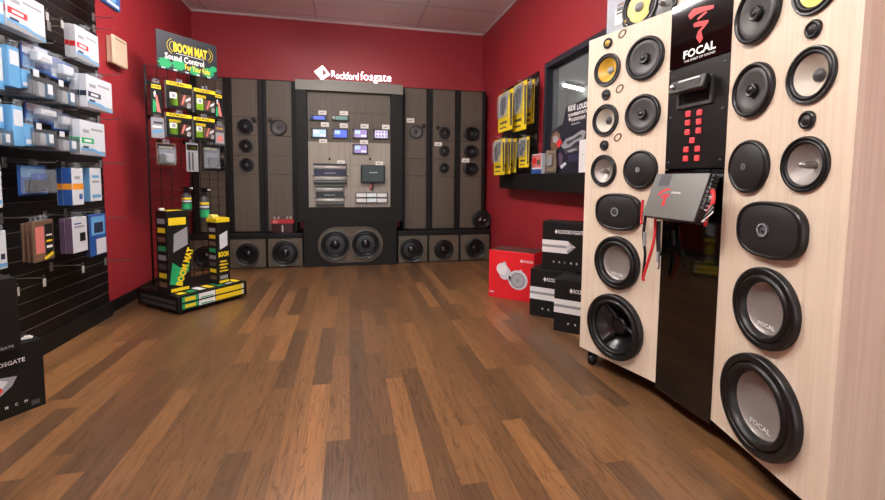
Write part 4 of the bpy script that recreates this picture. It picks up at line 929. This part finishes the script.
mb.add(vs, fs_, M('grey_brown_film', (120, 108, 92), .35, vary=.35, nscale=30), True); mb.build('bag', t)
MB().box(-w*.1, h*.35, .002, w*.3, h*.8, .0045, GRYP).build('card_label', t)
# cardboard cut-out with printed bikes
FPO = RIGHT(1.668); f_o = lambda u, v: on(u, v, FPO)
zb = zt_+.0015; P = [f_o(*q) for q in ((566, 108), (583, 101.5), (600, 94))]
xe = P[2][0]+.12; xs = f_o(549.5, 140)[0]
out = [P[0], (xe, P[2][1]+.03), (xe, zb), (f_o(553, 171)[0], zb), f_o(551.5, 160), f_o(548.5, 150), f_o(549.5, 138), f_o(553, 131), f_o(558, 127), f_o(563, 124)]
t = thing('cutout_display', 'dark cut-out cardboard display with white lettering and printed vehicles on the shelf', 'display card', FPO)
mb = MB().poly(out, -.012, 0, M('cutout_slate', (30, 31, 44), .5))
sl = .0
def tl(s_, u0, v0, u1, v1, mt=WHT):
    x0, y0, x1, y1 = rect(u0, v0, u1, v1, FPO); mb.text(s_, x0, y0+.0, x1, y1, .0008, mt, .04)
tl('RIDE', 568.3, 105.2, 575.6, 110.7); tl('LOUD', 577.2, 102.8, 587.5, 108.6); tl('POWERSPORTS', 568.5, 111.6, 587, 114.8); tl('ROCKFORD FOSGATE', 571.5, 116.5, 585.5, 120)
x0, y0, x1, y1 = rect(568.6, 117, 571, 121.5, FPO); mb.flat([(x0, (y0+y1)/2), ((x0+x1)/2, y0), (x1, (y0+y1)/2), ((x0+x1)/2, y1)], .0008, WHT)
x0, y0, x1, y1 = rect(571.5, 122.8, 580, 124.2, FPO); mb.quad(x0, y0, x1, y1, .0008, GRYP)
def blob(pts, mt, z): mb.flat([f_o(*q) for q in pts], z, mt)
blob([(550.5, 145), (552, 134), (556, 131), (560, 134), (561, 142), (557, 150), (552, 152)], BRWN, .0006)
blob([(553, 137), (556.5, 135), (559, 139), (556, 143), (553, 142)], GRYP, .001); blob([(556, 144), (560, 138), (562.5, 142), (559, 148)], REDP, .001)
blob([(561, 146), (566, 139), (573, 136), (582, 130), (586, 131), (584, 139), (576, 142), (570, 147), (564, 149)], GRYP, .0006)
blob([(566, 142), (573, 139), (580, 134), (583, 136), (575, 140), (568, 145)], DGRY, .001)
blob([(564, 150), (572, 147), (585, 143), (585, 148), (574, 152), (565, 154)], DGRY, .0006); blob([(567, 151), (574, 148.5), (578, 149), (570, 152.5)], GRYP, .001)
blob([(557, 155), (560, 152), (563, 156), (562, 163), (559, 167), (557.5, 163)], PURP, .0006); blob([(560, 166), (565, 162), (566.5, 164), (561.5, 169)], OFFW, .001)
blob([(568, 156), (577, 154), (585, 151), (585, 158), (577, 161), (569, 162)], M('dusk_print', (52, 54, 84), .5), .0006)
mb.build('printed_card', t)
MB().box(-.0 + P[0][0]+.1, zb, -.045, P[0][0]+.16, zb+.35, -.0125, BRWN).build('easel_back', t)
F = RIGHT(1.625); r = rect(579, 139.5, 588, 170.5, F)
tag(MB().box(r[0], zt_+.001, -.012, r[2]+.06, r[3], 0, WHT, .001).box(r[0]+.045, (r[1]+r[3])/2, .0, r[0]+.055, (r[1]+r[3])/2+.01, .0008, GRYP).build('white_sign_card', None, F), 'blank white card standing on the black shelf next to the wood display', 'card')

# cartons on the floor
ex = Vector((.72, -.69, 0)).normalized(); nx = Vector((ex.y, -ex.x, 0))
def prime(c0, z0, w, h, d, label):
    F = fr(Vector((c0[0], c0[1], z0))+ex*(w/2), ex)
    t = thing('speaker_carton', label, 'carton', F, 'black cartons with a silver picture')
    mb = MB().box(-w/2, 0, -d, w/2, h, 0, BLK, .0025)
    prints(mb, w, h, 0, [('p', ((.0, .36), (.62, .36), (.80, .50), (.62, .62), (.0, .62)), WHT), ('p', ((.0, .47), (.60, .47), (.64, .50), (.60, .52), (.0, .52)), GRYP, .0004),
        ('p', ((.62, .36), (.80, .50), (.70, .50), (.60, .42)), GRYP, .0006), ('p', ((.62, .62), (.78, .52), (.68, .52)), SILV, .0006), ('p', ((.64, .44), (.72, .50), (.64, .56), (.58, .50)), OFFW, .0009)]
        + [('t', 'ROCKFORD FOSGATE', .38, .76, .97, .84, WHT)]+[('p', ((.30, .80), (.335, .75), (.37, .80), (.335, .85)), WHT)]+[('t', ch, .28+k*.135, .15, .32+k*.135 if ch != 'I' else .29+k*.135, .19, WHT) for k, ch in enumerate('PRIME')])
    mb.build('carton', t)
    MB().box(-w/2+.002, h, -d/2-.022, w/2-.002, h+.0008, -d/2+.022, SMOKE).build('packing_tape', t)
prime((1.332, 2.54), 0, .33, .35, .215, 'black carton with a silver picture on the floor, nearer one under the top carton')
prime((1.311, 2.876), 0, .33, .35, .215, 'black carton with a silver picture on the floor, next to the red carton')
prime((1.385, 2.845), .352, .30, .35, .17, 'black carton with a silver picture stacked on top of two others')
F = fr(Vector((1.172, 3.413, 0))+ex*.2, ex); w, h = .40, .405
t = thing('speaker_carton', 'bright red carton with two white marine speakers pictured on it', 'carton', F)
mb = prints(MB().box(-w/2, 0, -.26, w/2, h, 0, REDB, .0025), w, h, 0, [('t', 'ROCKFORD', .76, .80, .98, .85, WHT), ('p', ((.70, .825), (.73, .79), (.76, .825), (.73, .86)), WHT), (.03, .1, .13, .13, OFFW)])
W_, H_ = w, h
def el(cx_, cy_, rx, ry, mt, z, rot=0): 
    mb.flat([((cx_-.5)*w+rx*math.cos(k*PI/14)*math.cos(rot)-ry*math.sin(k*PI/14)*math.sin(rot), cy_*h+rx*math.cos(k*PI/14)*math.sin(rot)+ry*math.sin(k*PI/14)*math.cos(rot)) for k in range(28)], z, mt)
el(.33, .60, .045, .062, GRYP, .0006); el(.335, .60, .05, .06, OFFW, .0008, .5); el(.38, .53, .055, .05, OFFW, .0009, .6); el(.30, .62, .048, .05, WHT, .0010); el(.36, .75, .014, .012, OFFW, .0009)
el(.50, .43, .012, .03, BLK, .0011, .5); el(.66, .43, .085, .082, OFFW, .0009); el(.66, .42, .064, .066, GRYP, .0012); el(.66, .42, .05, .052, M('grille_print', (176, 178, 182), .5), .0014); el(.66, .42, .016, .016, GRYP, .0016); el(.72, .60, .012, .02, OFFW, .0007)
mb.build('carton', t)
mb = MB().box(-w/2+.004, h, -.256, w/2-.004, h+.0008, -.004, M('kraft_dark', (84, 52, 46), .6)); mb.build('top_flap', t)

# ------------------------------------------------------------------ wire rack stand for sound mat
u_ = Vector((.6494, .7604, 0)); G0 = Vector((-1.528, 3.745, 0)); FG = fr(G0, u_)         # grid plane, z toward the shopper
DP = .513; WB = .566; BO = T(-.101, -.012, 0)
stand = thing('rack_stand', 'black wire rack stand with a green and yellow header sign and printed base', 'display stand', FG)
MB(BO).box(.0, .035, -.02, WB, .150, DP, BLK, .004).build('base_box', stand)
mb = MB(BO)
for (y0, y1) in ((.050, .086), (.098, .138)):
    mb.box(.03, y0, DP, .15, y1, DP+.0012, GRN).box(.05, y0+.006, DP+.0012, .13, y1-.006, DP+.0018, YEL).box(.155, y0, DP, .285, y1, DP+.0012, WHT).box(.17, y0+.004, DP+.0012, .27, y0+.012, DP+.0018, GRN).box(.29, y0, DP, WB-.03, y1, DP+.0012, YEL).box(WB-.05, y0+.004, DP+.0012, WB-.03, y1-.004, DP+.0018, OFFW)
for k in range(6): mb.box(.31+k*.036, .053, DP+.0012, .318+k*.036, .057, DP+.0018, DGRY)
mb.build('front_print', stand)
mb = MB(BO)
mb.box(.02, .1502, .04, WB-.02, .1515, DP-.02, BLK)
for k in range(7): mb.box(.04+k*.075, .1515, .36, .09+k*.075, .1522, .47, (YEL, GRN, WHT)[k % 3])
mb.build('top_print', stand)
mb = MB(BO)
for k in range(2): mb.box(-.0012, .05+k*.04, .03, -.0003, .075+k*.04, DP-.03, DGRY)
mb.build('side_groove', stand)
for (x, z) in ((.05, .05), (WB-.05, .05), (.05, DP-.06), (WB-.05, DP-.06)): MB(BO @ T(x, .012, z-.01)).lathe([(0, 0), (.012, 0), (.018, .004), (.018, .016), (.012, .02), (0, .02)], RUB, 20).build('caster_wheel', stand)
GH = 1.86
mb = MB()
for k in range(9):
    x = .012+k*.0815; mb.tube([(x, .12, 0), (x, GH, 0)], .0032, WIRE, 6)
for k in range(22): mb.tube([(.012, .18+k*.08, -.006), (.664, .18+k*.08, -.006)], .0022, WIRE, 6)
mb.tube([(.006, .04, 0), (.006, GH, 0), (.67, GH, 0), (.67, .04, 0)], .006, WIRE, 8)
mb.build('wire_grid', stand)
sx0, sx1, sy0, sy1 = .095, .60, 1.86, 2.16
hs = MB().box(sx0, sy0, .0, sx1, sy1, .008, M('sign_slate', (34, 37, 46), .5), .001).build('header_sign', stand)
mb = MB(); zf_ = .0086
mb.text('BOOM MAT', sx0+.13, sy0+.155, sx1-.09, sy0+.235, zf_+.0006, YEL, .045).text('Sound Control', sx0+.06, sy0+.085, sx1-.12, sy0+.135, zf_+.0006, WHT, .03).text('For Your Ride', sx0+.22, sy0+.03, sx1-.07, sy0+.078, zf_+.0006, YEL, .02)
for i, (sg, rr) in enumerate(((-1, .05), (-1, .07), (1, .05), (1, .07))):
    cx_ = sx0+.15 if sg < 0 else sx1-.11
    mb.tube([(cx_+sg*rr*math.cos(t_*.18), sy0+.195+rr*.95*math.sin(t_*.18), zf_+.0008) for t_ in range(-6, 7)], .0022, YEL, 5)
mb.build('lettering', hs)
mb = MB()
for (cx_, cy_, a_) in ((.06, .05, .05), (.17, .06, .055), (.30, .04, .045), (.42, .05, .05), (.47, .09, .03)):
    mb.flat([(sx0+cx_+a_*math.cos(k*PI/9)*(1+.25*math.sin(3*k)), sy0+cy_+a_*.8*math.sin(k*PI/9)) for k in range(18)], zf_-.0002, GRN)
for k in range(5): mb.quad(sx0+.03+k*.095, sy0+.004, sx0+.06+k*.095, sy0+.016, zf_+.0004, OFFW)
mb.flat([(sx0+.15, sy0+.145), (sx1-.12, sy0+.145), (sx1-.12, sy0+.15), (sx0+.15, sy0+.15)], zf_, OFFW)
mb.build('sign_print', hs)
RG = 'carded goods on the wire rack'
def rack_pack(x0, x1, y0, y1, z, body, items, name, label, cat='package', clam=None, d=.006, side=None):
    w, h = x1-x0, y1-y0; F = FG @ T((x0+x1)/2, y0, z)
    t = product(F, w, h, d, body, items, name, label, cat, RG, side=side, clam=clam)
    hook_r(FG @ T((x0+x1)/2, y1+.014, .006), z+.02, 'hook for the '+label.replace(' on the wire rack', '').replace(',', '').replace('yellow-topped ', '').replace(' in the ', ', ')[:200])
def hook_r(F, L_, label):
    k = ('r', round(L_, 2))
    if k in hook_proto: return dup(hook_proto[k], F, label, 'hooks on the wire rack')
    t = thing('rack_hook', label, 'hook', F, 'hooks on the wire rack'); hook_proto[k] = t
    MB().tube([(0, 0, 0), (0, 0, L_-.01), (0, .012, L_)], .0026, WIRE, 7).build('prong', t); MB().box(-.02, -.02, -.002, .02, .012, .002, WIRE).build('clip', t)
mat_items = [(.0, .86, 1, 1, YEL), (.02, .03, .98, .82, BLK), (.1, .62, .55, .74, YEL), (.1, .12, .42, .58, LIME), (.12, .38, .38, .60, WHT, .0003), (.2, .42, .34, .56, GRYP, .0005), ('p', ((.55, .2), (.62, .18), (.75, .55), (.68, .58)), PINK, .0005), ('p', ((.72, .3), (.92, .4), (.95, .52), (.75, .42)), OFFW, .0006), ('p', ((.78, .1), (.92, .08), (.96, .26), (.82, .3)), GRYP, .0005), ('t', 'BOOM MAT', .12, .885, .8, .97, BLK), (.45, .12, .97, .58, BRWN)]
tool_items = [(.1, .82, .9, .94, YEL), (.05, .05, .95, .78, BLK), ('p', ((.15, .1), (.4, .1), (.5, .4), (.2, .5)), GRN, .0004), ('p', ((.5, .12), (.85, .1), (.55, .62), (.38, .66)), PINK, .0006), ('p', ((.3, .55), (.48, .62), (.4, .76), (.25, .7)), OFFW, .0005), ('t', 'BOOM MAT', .15, .85, .85, .91, BLK)]
bag_items = [(.05, .72, .95, .95, BLK), (.12, .78, .85, .86, YEL), (.1, .1, .9, .66, DGRY)]
rack_pack(-.012, .075, 1.47, 1.72, .10, BLK, tool_items, 'roller_card', 'carded red-handled roller on the wire rack, beside the red wall')
rack_pack(.095, .295, 1.54, 1.75, .12, BLK, mat_items, 'sound_mat_pack', 'yellow-topped sound mat pack, upper row beside the carded roller', d=.03, side=[(0, 1, GRYP)])
rack_pack(.312, .500, 1.535, 1.735, .12, BLK, mat_items, 'sound_mat_pack', 'yellow-topped sound mat pack in the upper row near the grey towers', d=.03, side=[(0, 1, GRYP)])
rack_pack(.508, .592, 1.51, 1.735, .09, BLK, tool_items, 'roller_card', 'carded red-handled roller at the tower end of the wire rack')
rack_pack(-.015, .08, 1.30, 1.455, .10, LBLU, [(.0, .0, 1, 1, GRYP), (.1, .5, .8, .6, WHT, .0003), ('p', ((.1, .2), (.9, .3), (.9, .45), (.1, .35)), LBLU, .0004), (.2, .7, .9, .8, NAVY, .0003)], 'clear_bag', 'clear bag of pale grey parts on the wire rack beside the red wall')
rack_pack(.087, .288, 1.315, 1.503, .12, BLK, mat_items, 'sound_mat_pack', 'yellow-topped sound mat pack, lower row beside the clear bag', d=.03, side=[(0, 1, GRYP)])
rack_pack(.303, .488, 1.31, 1.498, .12, BLK, mat_items, 'sound_mat_pack', 'yellow-topped sound mat pack in the lower row near the grey towers', d=.03, side=[(0, 1, GRYP)])
rack_pack(.496, .595, 1.28, 1.46, .10, DGRY, [(.05, .7, .95, .95, PURP), (.15, .78, .8, .86, YEL), (.1, .1, .9, .62, GRYP), ('p', ((.2, .15), (.8, .2), (.7, .5), (.3, .45)), PINK, .0005)], 'clear_bag', 'dark bag of small parts at the tower end of the rack')
rack_pack(.015, .162, 1.09, 1.265, .10, BRWN, bag_items, 'parts_bag', 'clear bag with a dark disc, first bag of the third rack row', clam=(.025, [(.35, .15, .85, .55, GRYP), (.1, .12, .5, .5, BLK)]))
rack_pack(.245, .345, 1.045, 1.28, .10, GRYP, [(.05, .75, .95, .95, BLK), (.15, .8, .8, .88, YEL), (.15, .05, .32, .68, DGRY), (.45, .05, .6, .68, DGRY)], 'parts_bag', 'narrow grey bag, middle bag of the third rack row')
rack_pack(.38, .535, 1.06, 1.285, .10, BLK, bag_items, 'parts_bag', 'dark bag with a yellow strip, third bag of the third rack row', clam=(.025, [(.3, .12, .8, .5, DGRY)]))
def spray(x, y, z, h, label, body):
    t = thing('spray_bottle', label, 'spray bottle', FG @ T(x, y, z) @ Matrix.Rotation(-PI/2, 4, 'X'), 'spray bottles on the wire rack'); R = .036
    MB().lathe([(0, 0), (R*.94, 0), (R, .006), (R, h*.62), (R*.8, h*.70), (R*.42, h*.75), (R*.42, h*.80)], body, 28).lathe([(R+.0006, h*.5), (R+.0006, h*.57)], YEL, 28).lathe([(R+.0006, h*.40), (R+.0006, h*.46)], OFFW, 28).lathe([(R+.0008, h*.12), (R+.0008, h*.34)], GRN, 28).build('bottle', t)
    mb = MB(); mb.lathe([(R*.5, h*.77), (R*.5, h*.85), (R*.3, h*.88), (0, h*.88)], BLK, 18); mb.box(-.014, -.06, h*.87, .014, .02, h, BLK, .005); mb.box(-.008, -.075, h*.92, .008, -.06, h*.97, OFFW); mb.build('trigger_head', t)
    MB(Matrix.Rotation(PI, 4, 'Z')).tube([(0, -.0, h*.74), (0, -.05, h*.75+.01), (0, -z+.01, h*.75+.01)], .0026, WIRE, 6).build('hang_loop', t)
spray(.222, .716, .12, .205, 'green and white spray bottle hanging above the wide printed carton', DGRY)
spray(.372, .63, .12, .28, 'green spray bottle hanging in the open middle of the wire rack', DGRY)
def tower_box(c, wf, ws, h, z0, label, kind):
    """printed carton standing on the stand's base; c: its front bottom corner in plan"""
    q = FG.inverted() @ Vector((c[0], c[1], z0)); F = FG @ T(q.x+wf/2, z0, q.z)
    t = thing('sound_mat_carton', label, 'carton', F, 'printed cartons on the rack stand')
    mb = MB().box(-wf/2, 0, -ws, wf/2, h, 0, BLK, .002)
    if kind:
        prints(mb, wf, h, 0, [(.08, .83, .85, .92, YEL), ('p', ((.25, .50), (.9, .58), (.9, .80), (.3, .72)), GRYP), ('p', ((.05, .12), (.35, .1), (.9, .25), (.95, .35), (.55, .3), (.2, .38)), GRN), (.1, .02, .9, .06, YEL)])
        m2 = MB(T(-.018, h*.095, .0014) @ Matrix.Rotation(1.22, 4, 'Z')).text('BOOM MAT', .0, -.035, .285, .018, 0, YEL, .05)
    else:
        prints(mb, wf, h, 0, [('p', ((.2, .56), (.85, .62), (.85, .86), (.2, .80)), OFFW), (.1, .02, .9, .06, YEL), (.15, .08, .8, .14, GRYP)] + [(.15+.04*(k % 2), .20+k*.052, .85-.1*(k % 2), .225+k*.052, YEL) for k in range(4)])
        m2 = MB().text('BOOM', -wf*.42, h*.44, wf*.42, h*.53, .001, YEL, .05)
    for k in range(8):
        y = h*(.08+.11*k); mb.box(-wf/2-.001, y, -ws+.02, -wf/2-.0003, y+h*.06, -.02, (BRWN, YEL, DGRY, GRYP, GRN, BRWN, YEL, GRYP)[k]); 
    mb.build('carton', t); m2.build('lettering', t)
    return t, F
t, F = tower_box((-1.283, 3.40), .165, .135, .61, .1405, 'wide printed carton with diagonal yellow lettering on the rack stand base', 1)
MB().box(-.05, .61, -.10, .06, .613, -.04, YEL).box(-.07, .6132, -.12, -.04, .63, -.09, TAGW, .004).build('paper_note', t)
t, F = tower_box((-1.021, 3.649), .105, .12, .50, .1405, 'slim printed carton with a yellow tray on top, on the rack stand base', 0)
MB().box(-.058, .50, -.125, .058, .535, .006, YEL, .003).build('yellow_tray', t)
MB().box(-.05, .5352, -.11, .0, .56, -.05, PALEG, .006).build('tray_contents', t)

# ------------------------------------------------------------------ light and colour
wd = bpy.data.worlds.new('world'); scene.world = wd; wd.use_nodes = True
bg = wd.node_tree.nodes['Background']; bg.inputs['Color'].default_value = (.93, .96, 1, 1); bg.inputs['Strength'].default_value = 1.4
vs_ = scene.view_settings; vs_.view_transform = 'Standard'; vs_.look = 'None'; vs_.gamma = 1; vs_.use_curve_mapping = False; vs_.exposure = .8
